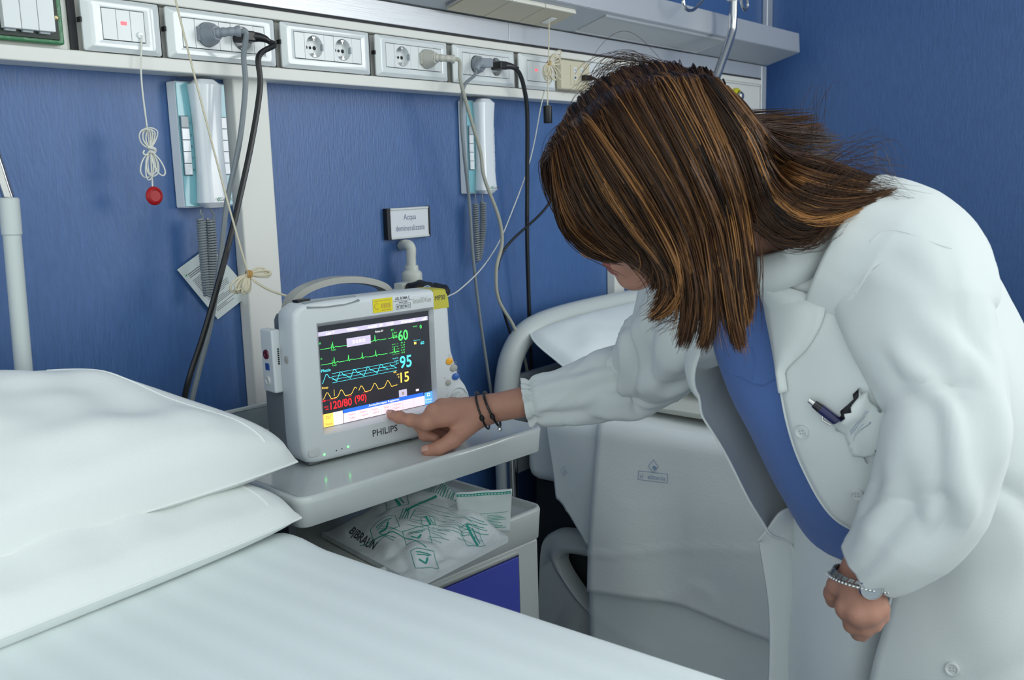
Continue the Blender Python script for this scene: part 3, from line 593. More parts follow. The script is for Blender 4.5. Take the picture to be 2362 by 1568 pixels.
# printed marks on the bezel (flat print)
oF = A(0, -.0123, -ZB)
pr = dict(o=oF, ux=X3, uy=Z3)
m = MB(); m.fit('PHILIPS', (.080, .9475), (.1285, .9585), bold=.012, **pr); m.build('maker_name', 'ink_dark', MT)
m = MB(); m.fit('IntelliVue', (.1715, 1.1505), (.2085, 1.1595), **pr); m.build('series_name', 'btn_grey', MT)
m = MB(); m.fit('MP30', (.2165, 1.1510), (.2375, 1.1590), o=A(0, -.0129, -ZB), ux=X3, uy=Z3); m.build('model_name', 'ink_dark', MT)
m = MB(); m.box(.0935, .1305, -.0128, -.0121, 1.1445 - ZB, 1.1660 - ZB); stk = m.build('yellow_sticker', 'sticker_yellow', MT, smooth=0)
pr2 = dict(o=A(0, -.01295, -ZB), ux=X3, uy=Z3)
m = MB(); m.fit('C', (.0955, 1.1495), (.1035, 1.1592), bold=-.01, **pr2)
for k in range(11): m.rect(.1085 + k * .0017, .1085 + k * .0017 + (.0006 if k % 3 else .0011), 1.1505, 1.1580, **pr2)
for k in range(12): m.rect(.0965 + k * .0026, .0965 + k * .0026 + .0016, 1.1620, 1.1634, **pr2)
for k in range(8): m.rect(.1095 + k * .0022, .1095 + k * .0022 + .0014, 1.1466, 1.1482, **pr2)
m.build('sticker_print', 'band_tan', stk, smooth=0)
m = MB(); m.fit('ASL ROMA C', (.1365, 1.1600), (.1655, 1.1648), bold=.008, **pr); m.line([(.1330, 1.1583), (.1690, 1.1583)], oF, X3, Z3, .0005); m.fit('ANNO 2005', (.1430, 1.1545), (.1600, 1.1570), bold=.01, **pr); m.fit('N°0074615', (.1395, 1.1468), (.1640, 1.1518), bold=.006, **pr)
m.line([(.1375, 1.1455), (.1660, 1.1455), (.1660, 1.1532), (.1375, 1.1532), (.1375, 1.1455)], oF, X3, Z3, .0005); m.build('inventory_label', 'ink_dark', MT)
m = MB(); m.fit('CE', (.168, .9285), (.174, .9325), **pr); m.fit('0123', (.177, .9288), (.183, .9318), **pr); m.build('approval_marks', 'ink_dark', MT)
m = MB(); m.loft([[mp(-.027 + rx_ * math.cos(t) ** 1 * (abs(math.cos(t)) ** -.35 if abs(math.cos(t)) > .01 else 1), .9455 + rz_ * math.sin(t) * (abs(math.sin(t)) ** -.35 if abs(math.sin(t)) > .01 else 1), c) for t in np.linspace(0, 2 * PI, 28, endpoint=False)] for rx_, rz_, c in ((.0105, .0068, .0112), (.0105, .0068, .0128), (.0098, .0061, .0138), (.008, .0045, .0140))]); m.build('power_button', 'btn_shell', MT)
for a, z in ((-.0095, .9385), (.0335, .9415)): m = MB(); m.lathe([(.0018, 0), (.0016, .0006), (0, .001)], mp(a, z, .0121), -Y3, 12, caps=False); m.build('status_led', 'led_green', MT)
for a, z in ((.012, .9400), (.022, .9408)): m = MB(); m.disc(mp(a, z, .0121), -Y3, .0010, 10, .0003); m.build('status_led', 'hole', MT)
for a, z, rx_, rz_, mt_ in ((.2415, 1.0455, .0074, .0060, 'btn_orange'), (.2500, 1.0325, .0078, .0060, 'btn_grey'), (.2535, 1.0170, .0078, .0060, 'btn_blue'), (.2370, 1.0095, .0052, .0054, 'btn_grey')):
    m = MB(); m.loft([[mp(a + rx_ * k * math.cos(t), z + rz_ * k * math.sin(t), c) for t in np.linspace(0, 2 * PI, 24, endpoint=False)] for k, c in ((1, .0118), (1, .0132), (.9, .0142), (.6, .0148))]); m.build('round_button', mt_, MT)
m = MB()
for x_, z_, tx in ((.2395, 1.0535, 1), (.2525, 1.0395, 2), (.2565, 1.0245, 3), (.2290, 1.0165, 4)): m.line([(x_, z_), (x_ + .0035, z_), (x_ + .0035, z_ + .003), (x_, z_ + .003), (x_, z_)], oF, X3, Z3, .0004)
m.build('button_symbols', 'btn_grey', MT)
# control knob in its dish
m = MB(); m.lathe([(.024, .0002), (.0235, .003), (.0215, .0035), (.0195, .0012), (.0190, .0008), (.0, .0008)], mp(.2555, .9765, .0118), -Y3, 36, caps=False); m.build('knob_dish', 'monitor_shell', MT)
m = MB(); m.lathe([(.0145, .0005), (.0140, .011), (.0125, .0125), (.0, .0130)], mp(.2555, .9765, .0122), -Y3, 30, caps=False); m.build('control_knob', 'btn_shell', MT)
m = MB(); m.obox(mp(-.012, 1.1735, -.022), A(.012, .002, 0), A(-.001, .006, 0), A(0, 0, .0018)); m.build('cord_clip', 'cable_black', MT)
# ---------------------------------------------------------------- what the screen shows
src = np.array([(52, 232), (1170, 82), (1195, 1010), (105, 1250)], float); dst = np.array([(0, .158), (.211, .158), (.211, 0), (0, 0)])
Am = []
for (x, y), (u_, v_) in zip(src, dst): Am += [[x, y, 1, 0, 0, 0, -u_ * x, -u_ * y], [0, 0, 0, x, y, 1, -v_ * x, -v_ * y]]
Hm = np.r_[np.linalg.solve(np.array(Am), dst.reshape(-1)), 1].reshape(3, 3)
def S(x, y): q = Hm @ A(x, y, 1); return q[:2] / q[2]
oS = A(0, -.0004, scr[2] - ZB); UI = {}
def ui(c, lay=0): return UI.setdefault((c, lay), MB())
def so(lay): return oS + A(0, -.0002 * lay, 0)
def tx(c, t, p0, p1, bold=0., lay=1): a, b = S(*p0), S(*p1); ui(c, lay).fit(t, a, (b[0], b[1]), so(lay), X3, Z3, bold)
def ln(c, pts, w=.0007, lay=1): ui(c, lay).line([S(*p) for p in pts], so(lay), X3, Z3, w)
def rc(c, p0, p1, lay=1): a, b = S(*p0), S(*p1); ui(c, lay).rect(a[0], b[0], a[1], b[1], so(lay), X3, Z3)
ui('ui_lilac', 1).rect(0, .2085, .1425, .1493, so(1), X3, Z3)
for t, a, b in (('Let 7', .014, .0285), ('Philips.', .051, .0715), ('Adulti', .089, .1065), ('M', .112, .117), ('11:49', .126, .139), ('M Schermo A', .1545, .1825)): ui('ui_white', 2).fit(t, (a, .1440), (b, .1478), so(2), X3, Z3, .01)
ui('ui_white', 2).add([so(2) + X3 * .196 + Z3 * .1438, so(2) + X3 * .205 + Z3 * .1438, so(2) + X3 * .205 + Z3 * .1485], [(0, 1, 2)])
# ECG traces
def trace(c, y0, x0, x1, beats, amp, w=.0007, n=1): 
    pts = [(x0, y0)]
    for b in beats: pts += [(b - .0035, y0), (b - .0022, y0 + amp * .12), (b - .001, y0), (b, y0 + amp), (b + .001, y0 - amp * .18), (b + .002, y0), (b + .006, y0 + .0012), (b + .009, y0)]
    pts.append((x1, y0)); ui(c, 1).line(pts, so(1), X3, Z3, w)
gE1, gE2 = .1225, .0985
trace('ui_green', gE1, .002, .1235, [.024, .102], .0085); trace('ui_green', gE1, .1275, .1395, [.137], .0085)
trace('ui_green', gE2, .002, .1245, [.025, .051, .0765, .102], .0085); trace('ui_green', gE2, .1285, .1405, [.1385], .0085)
for yy in (gE1, gE2): ui('ui_green', 1).line([(.0215, yy - .004), (.0215, yy + .005)], so(1), X3, Z3, .0005); ui('ui_green', 1).fit('1mV', (.023, yy - .005), (.029, yy - .0025), so(1), X3, Z3)
ui('ui_green', 1).fit('II', (.001, gE1 + .008), (.003, gE1 + .011), so(1), X3, Z3); ui('ui_green', 1).fit('V2', (.001, gE2 + .008), (.004, gE2 + .011), so(1), X3, Z3)
ui('ui_lilac', 3).rect(.0490, .0935, .1195, .1330, so(3), X3, Z3); ui('ui_white', 4).fit('D E M O', (.060, .1238), (.083, .1288), so(4), X3, Z3, .012)
ui('ui_white', 1).fit('Ritmo SV', (.1035, .1350), (.1185, .1382), so(1), X3, Z3)
# right-hand numerics
tx('ui_green', 'FC', (792, 285), (820, 262)); tx('ui_green', '120', (808, 309), (848, 290)); tx('ui_green', '50', (822, 338), (850, 320))
tx('ui_green', '60', (864, 385), (958, 266), .014); tx('ui_green', 'PVC', (1012, 250), (1053, 230)); tx('ui_green', '0', (1080, 262), (1098, 222), .01)
for k, (a_, b_) in enumerate((('ST-I', '0.1'), ('ST-II', '1.0'), ('ST-V2', '-0.1'), ('ST-V5', '1.0'), ('ST-aVR', '-0.8'))):
    y = 418 + k * 24.5; tx('ui_green', a_, (798 + k * 1.2, y + 6), (850 + (8 if k < 2 else 18) + k, y - 11), .005); tx('ui_green', b_, (888, y - 10), (926, y - 28), .005)
tx('ui_cyan', 'SpO2', (803, 570), (858, 545)); tx('ui_cyan', '100', (822, 592), (860, 572)); tx('ui_cyan', '90', (836, 614), (862, 597)); tx('ui_cyan', '95', (876, 662), (990, 518), .014)
tx('ui_cyan', 'Polso', (1018, 386), (1083, 366)); tx('ui_cyan', '60', (1085, 422), (1120, 384), .01); rc('ui_gold', (1020, 420), (1042, 392))
tx('ui_yellow', 'RR', (811, 706), (838, 684), .01); tx('ui_yellow', '30', (840, 727), (866, 708)); tx('ui_yellow', '8', (854, 752), (866, 735)); tx('ui_yellow', '15', (880, 802), (962, 686), .014)
# pleth
for k in range(4): z_ = .0680 + k * .0048; ui('ui_cyan', 1).line([(.0195, z_), (.1415, z_)], so(1), X3, Z3, .0005)
def wave(c, x0, x1, per, z0, z1, shape, ph=0.):
    xs = np.linspace(x0, x1, int((x1 - x0) / .0006)); t = ((xs - x0) / per + ph) % 1; sh = np.array(shape); ui(c, 1).line(np.stack([xs, z0 + (z1 - z0) * np.interp(t, sh[:, 0], sh[:, 1])], 1), so(1), X3, Z3, .0008)
pl = [(0, 0), (.28, 1), (.38, .95), (.52, .5), (.6, .52), (.72, .42), (1, 0)]
wave('ui_cyan', .0015, .1235, .0252, .0695, .0830, pl, .98); wave('ui_cyan', .129, .1405, .0252, .0695, .0830, pl, .42)
ui('ui_cyan', 1).fit('Pletis', (.001, .0870), (.0175, .0915), so(1), X3, Z3, .008); ui('ui_yellow', 1).fit('Resp', (.001, .0600), (.0115, .0645), so(1), X3, Z3, .008)
rs = [(0, .0), (.16, .25), (.36, 1), (.46, .9), (.66, .0), (1, .06)]
wave('ui_yellow', .0015, .0625, .0255, .0435, .0545, rs, .1); wave('ui_yellow', .0665, .1405, .0255, .0435, .0545, rs, .2); ui('ui_yellow', 1).line([(.0215, .047), (.0215, .057)], so(1), X3, Z3, .0008)
# pressure
tx('ui_red', 'NBP', (92, 990), (128, 965), .008); tx('ui_red', 'Polso dP', (142, 976), (232, 950)); tx('ui_red', '160', (106, 1048), (148, 1026)); tx('ui_red', '90', (120, 1072), (150, 1052))
tx('ui_red', '120/80', (172, 1066), (384, 944), .012); tx('ui_red', '(90)', (418, 1016), (532, 906), .010); tx('ui_red', 'Auto', (345, 938), (386, 920)); tx('ui_red', '11:45', (503, 902), (553, 884))
# lower bar and keys
B_ = .0245
ui('ui_pink', 1).rect(.0355, .2, .001, .0165, so(1), X3, Z3); ui('ui_blue', 2).rect(.0355, .1925, .0165, .0225, so(2), X3, Z3); ui('ui_white', 3).fit('Avvio/Arresto Registraz.', (.083, .0172), (.1435, .0220), so(3), X3, Z3, .008)
ui('ui_gold', 1).rect(.0, .0175, .0008, .0215, so(1), X3, Z3); ui('ui_white', 1).rect(.0175, .0345, .0008, .0215, so(1), X3, Z3); ui('ui_skyblue', 3).rect(.1945, .211, .0008, .0215, so(3), X3, Z3)
for t, a, b, z0_, z1_ in (('Registr.', .045, .059, .0102, .0140), ('Differ.', .046, .059, .0045, .0083), ('Registr.', .067, .081, .0102, .0140), ('IngR A', .069, .081, .0045, .0083), ('Registr.', .0885, .1025, .0102, .0140), ('IngR B', .090, .102, .0045, .0083), ('Selez.', .112, .123, .0102, .0140), ('Onda', .1135, .122, .0045, .0083), ('Imposta', .1315, .1455, .0102, .0140), ('Registr.', .1315, .1445, .0045, .0083), ('Pausa', .021, .031, .0075, .0105), ('Allarmi', .0195, .0325, .0028, .0058)): ui('ui_brown', 2).fit(t, (a, z0_), (b, z1_), so(2), X3, Z3)
for xx in (.0635, .0850, .1065, .1280, .1495, .1715): ui('ui_brown', 2).line([(xx, .001), (xx, .0163)], so(2), X3, Z3, .0003)
ui('ui_brown', 2).line([(.024, .013), (.0285, .013), (.027, .0185), (.0255, .0185), (.024, .013)], so(2), X3, Z3, .0005); ui('ui_red', 2).fit('Tacita', (.0025, .0035), (.0145, .0065), so(2), X3, Z3); ui('ui_red', 2).line([(.0045, .0135), (.0085, .0135), (.0085, .0175), (.0045, .0175), (.0045, .0135)], so(2), X3, Z3, .0005); ui('ui_red', 2).line([(.0105, .013), (.0125, .018)], so(2), X3, Z3, .0006)
ui('ui_white', 4).line([(.2005, .0150), (.2055, .0150), (.2055, .0190), (.2005, .0190), (.2005, .0150)], so(4), X3, Z3, .0008); ui('ui_white', 4).fit('Schermo', (.1960, .0075), (.2095, .0105), so(4), X3, Z3); ui('ui_white', 4).fit('Princip.', (.1960, .0030), (.2090, .0060), so(4), X3, Z3)
ui('ui_lilac', 2).rect(.1430, .1590, .0228, .0345, so(2), X3, Z3); ui('ui_brown', 3).rect(.149, .153, .026, .031, so(3), X3, Z3); ui('ui_pink', 2).rect(.1775, .1838, .0268, .0305, so(2), X3, Z3)
scr_o = [o for o in MT.children if o.name.startswith('screen')][0]
names = {'ui_green': 'green_readout', 'ui_cyan': 'cyan_readout', 'ui_yellow': 'yellow_readout', 'ui_red': 'red_readout', 'ui_white': 'white_lettering', 'ui_lilac': 'lilac_field', 'ui_pink': 'pink_keys', 'ui_gold': 'gold_key', 'ui_blue': 'blue_bar', 'ui_skyblue': 'blue_key', 'ui_brown': 'key_lettering'}
for (c, lay), mb in UI.items(): o = mb.build(names[c], c, scr_o, smooth=0); o['kind'] = 'stuff'
# ================================================================ bedside cabinet
CBN = thing('bedside_cabinet', 'grey bedside cabinet with glossy table top, open tray and blue door', 'cabinet', (.782, -.422, 0), math.radians(-5.9))
def rrect(x0, x1, y0, y1, r, z, n=6):
    q = []
    for cx, cy, t0 in ((x1 - r, y1 - r, 0), (x0 + r, y1 - r, 90), (x0 + r, y0 + r, 180), (x1 - r, y0 + r, 270)):
        for k in range(n): t = math.radians(t0 + 90 * k / (n - 1)); q.append(A(cx + r * math.cos(t), cy + r * math.sin(t), z))
    return q
def slab(m, x0, x1, y0, y1, zt, th, r=.022, lip=.005, sl=.004):
    f = lambda i, z: rrect(x0 + i, x1 - i, y0 + i, y1 - i, max(r - i, .004), z)
    m.loft([f(sl + .003, zt - th), f(sl, zt - th + .002), f(.001, zt - .006), f(.0, zt - .001 + lip * .5), f(.0025, zt + lip - .001), f(.006, zt + lip), f(.010, zt + lip * .7), f(.016, zt + .0006), f(.020, zt)])
m = MB(); slab(m, 0, .497, .0, .375, .9215, .040); m.build('table_top', 'table_white', CBN, smooth=60)
m = MB(); slab(m, .004, .492, .000, .365, .775, .048, .024, .010); m.build('open_tray', 'tray_grey', CBN, smooth=60)
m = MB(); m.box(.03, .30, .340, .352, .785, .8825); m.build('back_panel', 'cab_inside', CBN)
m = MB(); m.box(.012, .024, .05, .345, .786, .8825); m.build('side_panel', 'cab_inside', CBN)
m = MB(); m.box(.012, .482, .010, .355, .10, .7265); m.build('body', 'tray_grey', CBN, bevel=.006, seg=3)
m = MB(); m.box(.025, .424, .0025, .0098, .16, .711); dr = m.build('door', 'door_blue', CBN, bevel=.001)
m = MB(); m.box(.0225, .4265, .0045, .0097, .7125, .7145); m.box(.4245, .4265, .0045, .0097, .155, .7124); m.build('edge_strip', 'steel', dr)
m = MB(); m.box(.20, .26, -.012, .002, .42, .432); m.build('handle', 'steel', dr, bevel=.003)
for a, b in ((.04, .04), (.45, .04), (.04, .32), (.45, .32)): m = MB(); m.lathe([(.0, -.012), (.026, -.012), (.03, -.004), (.03, .004), (.026, .012), (0, .012)], (a, b, .0305), X3, 20, caps=False); m.tube([A(a, b, .035), A(a, b, .0995)], .01, 10); m.build('caster', 'bed_dark', CBN)
m = MB(); m.box(.02, .30, .3755, .3785, .916, .965); m.build('gallery_rail', 'rail_clear', CBN, bevel=.001)
m = MB(); m.box(.02, .30, .374, .380, .9655, .972); m.build('rail_cap', 'table_white', CBN, bevel=.002)
# ---------------------------------------------------------------- infusion bag packs in the tray
def patch(q, n, k):
    a, b, c, d = map(np.asarray, q); u = np.linspace(0, 1, n)[:, None, None]; v = np.linspace(0, 1, k)[None, :, None]
    return a * (1 - u) * (1 - v) + b * u * (1 - v) + c * u * v + d * (1 - u) * v
q = [atZ(742, 1222, .79), atZ(1015, 1118, .79), atZ(1172, 1232, .79), atZ(962, 1338, .79)]
NB = 61
G = patch(q, NB, NB); uu, vv = np.meshgrid(np.linspace(0, 1, NB), np.linspace(0, 1, NB), indexing='ij')
edge = np.minimum(np.minimum(uu, 1 - uu), np.minimum(vv, 1 - vv))
hh = .006 + smooth01(edge / .22) * (.014 + .062 * ((uu + 1 - vv) / 2) ** 1.4) + .010 * vnoise(np.stack([uu * 5, vv * 5, uu * 0], -1)) * smooth01(edge / .1) + .0055 * np.abs(vnoise(np.stack([uu * 11 + vv * 3, vv * 7 - uu * 3, uu * 0 + 3.], -1))) * smooth01(edge / .06)
Gt = G.copy(); Gt[..., 2] = .7795 + hh; Gb = G.copy(); Gb[..., 2] = .7768
bagW = thing('infusion_pack', 'crumpled clear infusion pack with green print lying in the tray', 'infusion pack', tuple(G[30, 30]))
m = MB(); m.grid(Gt); m.grid(Gb); k = NB
rim_t = [Gt[0, j] for j in range(k)] + [Gt[i, -1] for i in range(1, k)] + [Gt[-1, j] for j in range(k - 2, -1, -1)] + [Gt[i, 0] for i in range(k - 2, 0, -1)]
rim_b = [Gb[0, j] for j in range(k)] + [Gb[i, -1] for i in range(1, k)] + [Gb[-1, j] for j in range(k - 2, -1, -1)] + [Gb[i, 0] for i in range(k - 2, 0, -1)]
m.loft([rim_t, rim_b], caps=False); m.build('film', 'bag_film', bagW, world=True, smooth=60)
def onbag(u, v, h=.0010):
    u = np.clip(u, 0, .999) * (NB - 1); v = np.clip(v, 0, .999) * (NB - 1); i, j = int(u), int(v); a, b = u - i, v - j
    return Gt[i, j] * (1 - a) * (1 - b) + Gt[i + 1, j] * a * (1 - b) + Gt[i, j + 1] * (1 - a) * b + Gt[i + 1, j + 1] * a * b + A(0, 0, h)
def dline(m, p0, p1, w):
    p0, p1 = A(*p0), A(*p1); d = unit(p1 - p0); nn = A(-d[1], d[0]) * w / 2; n = max(2, int(np.linalg.norm(p1 - p0) / .02))
    m.grid([[onbag(*(p0 + (p1 - p0) * t + s_ * nn)) for s_ in (-1, 1)] for t in np.linspace(0, 1, n)])
m = MB(); rg = random.Random(2)
def para(u0, v0, du, nl, L, w=.006, gap=.016):
    for k in range(nl): dline(m, (u0 + k * gap * du[0], v0 + k * gap * du[1]), (u0 + k * gap * du[0] + L * rg.uniform(.6, 1) * du[1], v0 + k * gap * du[1] - L * rg.uniform(.6, 1) * du[0]), w)
para(.58, .34, (.6, .8), 12, .22, .005, .019); para(.72, .50, (.6, .8), 12, .22, .005, .019); para(.84, .66, (.6, .8), 12, .22, .005, .019); para(.30, .50, (.6, .8), 5, .14, .005, .019)
cB_ = (Gt - CAM) @ R3; pB_ = np.stack([IW / 2 + FPX * cB_[..., 0] / cB_[..., 2], IH / 2 + FPX * cB_[..., 1] / cB_[..., 2]], -1)
def uvp(px, py): i, j = np.unravel_index(np.argmin(np.hypot(pB_[..., 0] - px, pB_[..., 1] - py) + 30 * (np.minimum(uu, vv) < .02)), uu.shape); return uu[i, j], vv[i, j]
for bx, by, nl, ln_ in ((965, 1160, 9, 84), (1035, 1172, 9, 72), (1082, 1192, 9, 62), (880, 1215, 4, 60), (1000, 1218, 5, 44)):
    for k in range(nl): dline(m, uvp(bx - k * 3.2, by + k * 6.2), uvp(bx - k * 3.2 + ln_ * rg.uniform(.6, 1), by + k * 6.2 + ln_ * .22), .0024)
dline(m, uvp(935, 1180), uvp(1008, 1142), .018); dline(m, uvp(830, 1262), uvp(905, 1228), .006); dline(m, uvp(905, 1228), uvp(985, 1262), .006)
def pic(u, v, s, rot, fill):
    c, s_ = math.cos(rot), math.sin(rot); f = lambda x, y: (u + s * (c * x - s_ * y), v + s * (s_ * x + c * y)); K = [f(-1, -.7), f(1, -.7), f(1, .7), f(-1, .7)]
    for a, b in zip(K, K[1:] + K[:1]): dline(m, a, b, .0035)
    if fill: dline(m, f(-.2, -.65), f(.2, .65), s * .28); dline(m, f(.3, -.5), f(.6, .4), s * .12)
    else: dline(m, f(-.5, .1), f(.0, .35), s * .12); dline(m, f(.0, .35), f(.3, -.1), s * .14); dline(m, f(-.6, -.4), f(.7, -.4), .006); dline(m, f(-.6, -.2), f(.5, -.3), .005)
pic(.40, .34, .08, .5, True); pic(.30, .70, .095, .5, False); pic(.20, .88, .085, .5, False); pic(.68, .90, .085, .2, True); pic(.20, .46, .09, .4, False); pic(.44, .66, .05, .5, True)
for k in range(9): dline(m, (.865 + k * .008, .05), (.865 + k * .008, .12), .004)
m.build('green_print', 'ink_green', bagW, world=True, smooth=0)['kind'] = 'stuff'
def bagtext(m, t, u, v, su, sv, L):
    V, F = text_geo(t, .02); lo, hi = V.min(0), V.max(0); s = L / (hi[0] - lo[0]); su, sv = A(*su), A(*sv)
    m.add([onbag(*(A(u, v) + su * (p[0] - lo[0]) * s + sv * (p[1] - lo[1]) * s)) for p in V], F)
m = MB(); bagtext(m, 'B|BRAUN', .05, .22, (.0, 1.), (1., 0.), .27); m.build('maker_print', 'ink_dark', bagW, world=True, smooth=0)
m = MB(); bagtext(m, '500', .88, .06, (.1, 1.), (1., -.1), .12); m.build('volume_print', 'ink_green', bagW, world=True, smooth=0)
m = MB(); c = atZ(1045, 1283, .780); m.grid([[atZ(1012, 1288, .7795), atZ(1010, 1292, .7785)], [atZ(1035, 1278, .786), atZ(1035, 1292, .7785)], [atZ(1074, 1268, .786), atZ(1074, 1288, .7785)]]); m.build('green_seal', 'ink_green', bagW, world=True, solid=.001)
# second pack, standing up behind
q = [atZ(1062, 1225, .782), atZ(1176, 1222, .782), atZ(1181, 1128, .852), atZ(1050, 1137, .852)]
b2 = thing('infusion_pack', 'flat white infusion pack with a green top band behind the crumpled one', 'infusion pack', tuple(q[0]))
G = patch(q, 21, 15); uu, vv = np.meshgrid(np.linspace(0, 1, 21), np.linspace(0, 1, 15), indexing='ij'); n_ = unit(np.cross(q[1] - q[0], q[3] - q[0])); G = G + n_ * (.004 * np.sin(vv * 5 + uu * 2) * (1 - vv) + .003 * vnoise(np.stack([uu * 4, vv * 4, uu * 0], -1)))[..., None]
m = MB(); m.grid(G); m.build('film', 'bag_paper', b2, world=True, solid=.003, smooth=80)
if n_ @ (CAM - q[0]) < 0: n_ = -n_
def on2(u, v, h=.0022): i = min(int(u * 20), 19); j = min(int(v * 14), 13); a, b = u * 20 - i, v * 14 - j; return G[i, j] * (1 - a) * (1 - b) + G[i + 1, j] * a * (1 - b) + G[i, j + 1] * (1 - a) * b + G[i + 1, j + 1] * a * b + n_ * h
m = MB(); m.grid([[on2(t, .90), on2(t, .965)] for t in np.linspace(.02, .98, 21)]); m.build('green_band', 'ink_green', b2, world=True)
m = MB()
for k in range(16): m.grid([[on2(.05 + k * .058 + t, .922, .003), on2(.05 + k * .058 + t, .945, .003)] for t in (0, .035)])
m.build('band_lettering', 'bag_paper', b2, world=True)['kind'] = 'stuff'
m = MB(); m.grid([[on2(t, .455), on2(t, .463)] for t in np.linspace(.42, .95, 9)])
for k in range(9): 
    e = rg.uniform(.75, .97); m.grid([[on2(t, .40 - k * .035), on2(t, .411 - k * .035)] for t in np.linspace(.55, e, 5)])
m.build('small_print', 'ink_green', b2, world=True)['kind'] = 'stuff'
# ================================================================ bed linen helpers
mat('linen', (.81, .87, .87), .85, spec=.15, sheen=.1, bump=(260, .10))
mat('linen_warm', (.85, .885, .87), .85, spec=.15, sheen=.1, bump=(240, .10))
mat('linen_cream', (.68, .69, .63), .85, spec=.15, bump=(240, .10))
def linen_stripes():
    m = MATS['linen'].copy(); m.name = 'linen_stripe'; MATS['linen_stripe'] = m; nt = m.node_tree; N, L = nt.nodes, nt.links; b = N['Principled BSDF']
    tc = N.new('ShaderNodeTexCoord'); wv = N.new('ShaderNodeTexWave'); wv.bands_direction = 'X'; wv.inputs['Scale'].default_value = 7.; wv.inputs['Distortion'].default_value = .4; L.new(tc.outputs['Object'], wv.inputs[0])
    mx = N.new('ShaderNodeMix'); mx.data_type = 'RGBA'; L.new(wv.outputs[0], mx.inputs[0]); mx.inputs[6].default_value = (.795, .86, .86, 1); mx.inputs[7].default_value = (.835, .90, .90, 1); L.new(mx.outputs[2], b.inputs['Base Color'])
linen_stripes()
def cushion(q, T, Tb, n=49, k=37, seed=0, wr=.006, pw=.42, wsc=6., rnd=.16):
    """pillow between four mid-plane corners (back left, back right, front right, front left)"""
    G = patch([q[0], q[1], q[2], q[3]], n, k); u, v = np.meshgrid(np.linspace(0, 1, n), np.linspace(0, 1, k), indexing='ij')
    N_ = unit(np.cross(q[1] - q[0], q[0] - q[3])); N_ = N_ if N_[2] > 0 else -N_
    uu_, vv_ = 2 * u - 1, 2 * v - 1; ur = (uu_ * np.sqrt(1 - rnd * vv_ ** 4) + 1) / 2; vr_ = (vv_ * np.sqrt(1 - rnd * uu_ ** 4) + 1) / 2; a_, b_, c_, d_ = [x[None, None] for x in q]; ur, vr_ = ur[..., None], vr_[..., None]; G = a_ * (1 - ur) * (1 - vr_) + b_ * ur * (1 - vr_) + c_ * ur * vr_ + d_ * (1 - ur) * vr_
    su, sv = np.sin(PI * u), np.sin(PI * v); f = (np.clip(su, 0, 1) ** pw) * (np.clip(sv, 0, 1) ** pw)
    # edges bow inward between the corners
    cx = (G[0, 0] + G[-1, 0] + G[0, -1] + G[-1, -1]) / 4; bow = .05 * (su * np.abs(2 * v - 1) ** 3 + sv * np.abs(2 * u - 1) ** 3); G = G + (cx - G) * bow[..., None] * .5
    P3 = np.stack([u * wsc, v * wsc * .8, u * 0 + seed], -1); w1 = vnoise(P3, 1, seed) + .5 * vnoise(P3, 2.3, seed + 1)
    st = np.stack([u * wsc * 3.2 + v * 2, v * wsc * .7 - u, u * 0 + seed], -1); w2 = vnoise(st, 1, seed + 5)
    e = smooth01(np.minimum(np.minimum(u, 1 - u), np.minimum(v, 1 - v)) / .12)
    h = f * T + (w1 * wr + w2 * wr * .6) * e
    top = G + N_ * h[..., None]; bot = G - N_ * (f * Tb)[..., None]
    return top, bot
def build_cushion(name, q, T, Tb, mt, label, cat='pillow', group=None, hem=0, **kw):
    top, bot = cushion([A(*x) for x in q], T, Tb, **kw); t = thing(name, label, cat, tuple(top.reshape(-1, 3).mean(0) - A(0, 0, T)), group=group)
    m = MB(); n, k = top.shape[:2]; m.grid(top); m.grid(bot[:, ::-1]); m.build('pillowcase' if cat == 'pillow' else 'cloth', mt, t, world=True, smooth=80)
    rim = [top[i, 0] for i in range(n)] + [top[-1, j] for j in range(1, k)] + [top[i, -1] for i in range(n - 2, -1, -1)] + [top[0, j] for j in range(k - 2, 0, -1)]
    m = MB(); m.tube(np.array(rim), .0016, 6, wrap=True); m.build('seam', mt, t, world=True)
    if hem: m = MB(); m.tube(top[int(hem * n), 2:-2], .0014, 6); m.build('hem_line', mt, t, world=True)
    return t
# ================================================================ near bed (foreground)
B1 = thing('hospital_bed', 'near hospital bed under smooth white sheet in the foreground', 'bed', (.2, -1.2, 0))
m = MB(); m.box(-.33, .735, -2.15, -.13, .72, .868); m.build('mattress', 'linen', B1, world=True, bevel=.03, seg=3)
m = MB(); m.box(-.33, .72, -2.2, -.08, .60, .715); m.build('bed_base', 'bed_frame', B1, world=True, bevel=.01)
for x, y in ((-.25, -.2), (.64, -.2), (-.25, -2.05), (.64, -2.05)): m = MB(); m.tube([A(x, y, 0), A(x, y, .60)], .022, 12); m.build('leg', 'steel', B1, world=True)
m = MB(); m.tube([A(-.3, -.075, .55), A(-.3, -.075, .95), A(-.26, -.075, .99), A(.1, -.075, 1.0), A(.60, -.075, .99), A(.66, -.075, .93), A(.67, -.075, .55)], .022, 12, 50); m.build('headboard_frame', 'enamel_cream', B1, world=True)
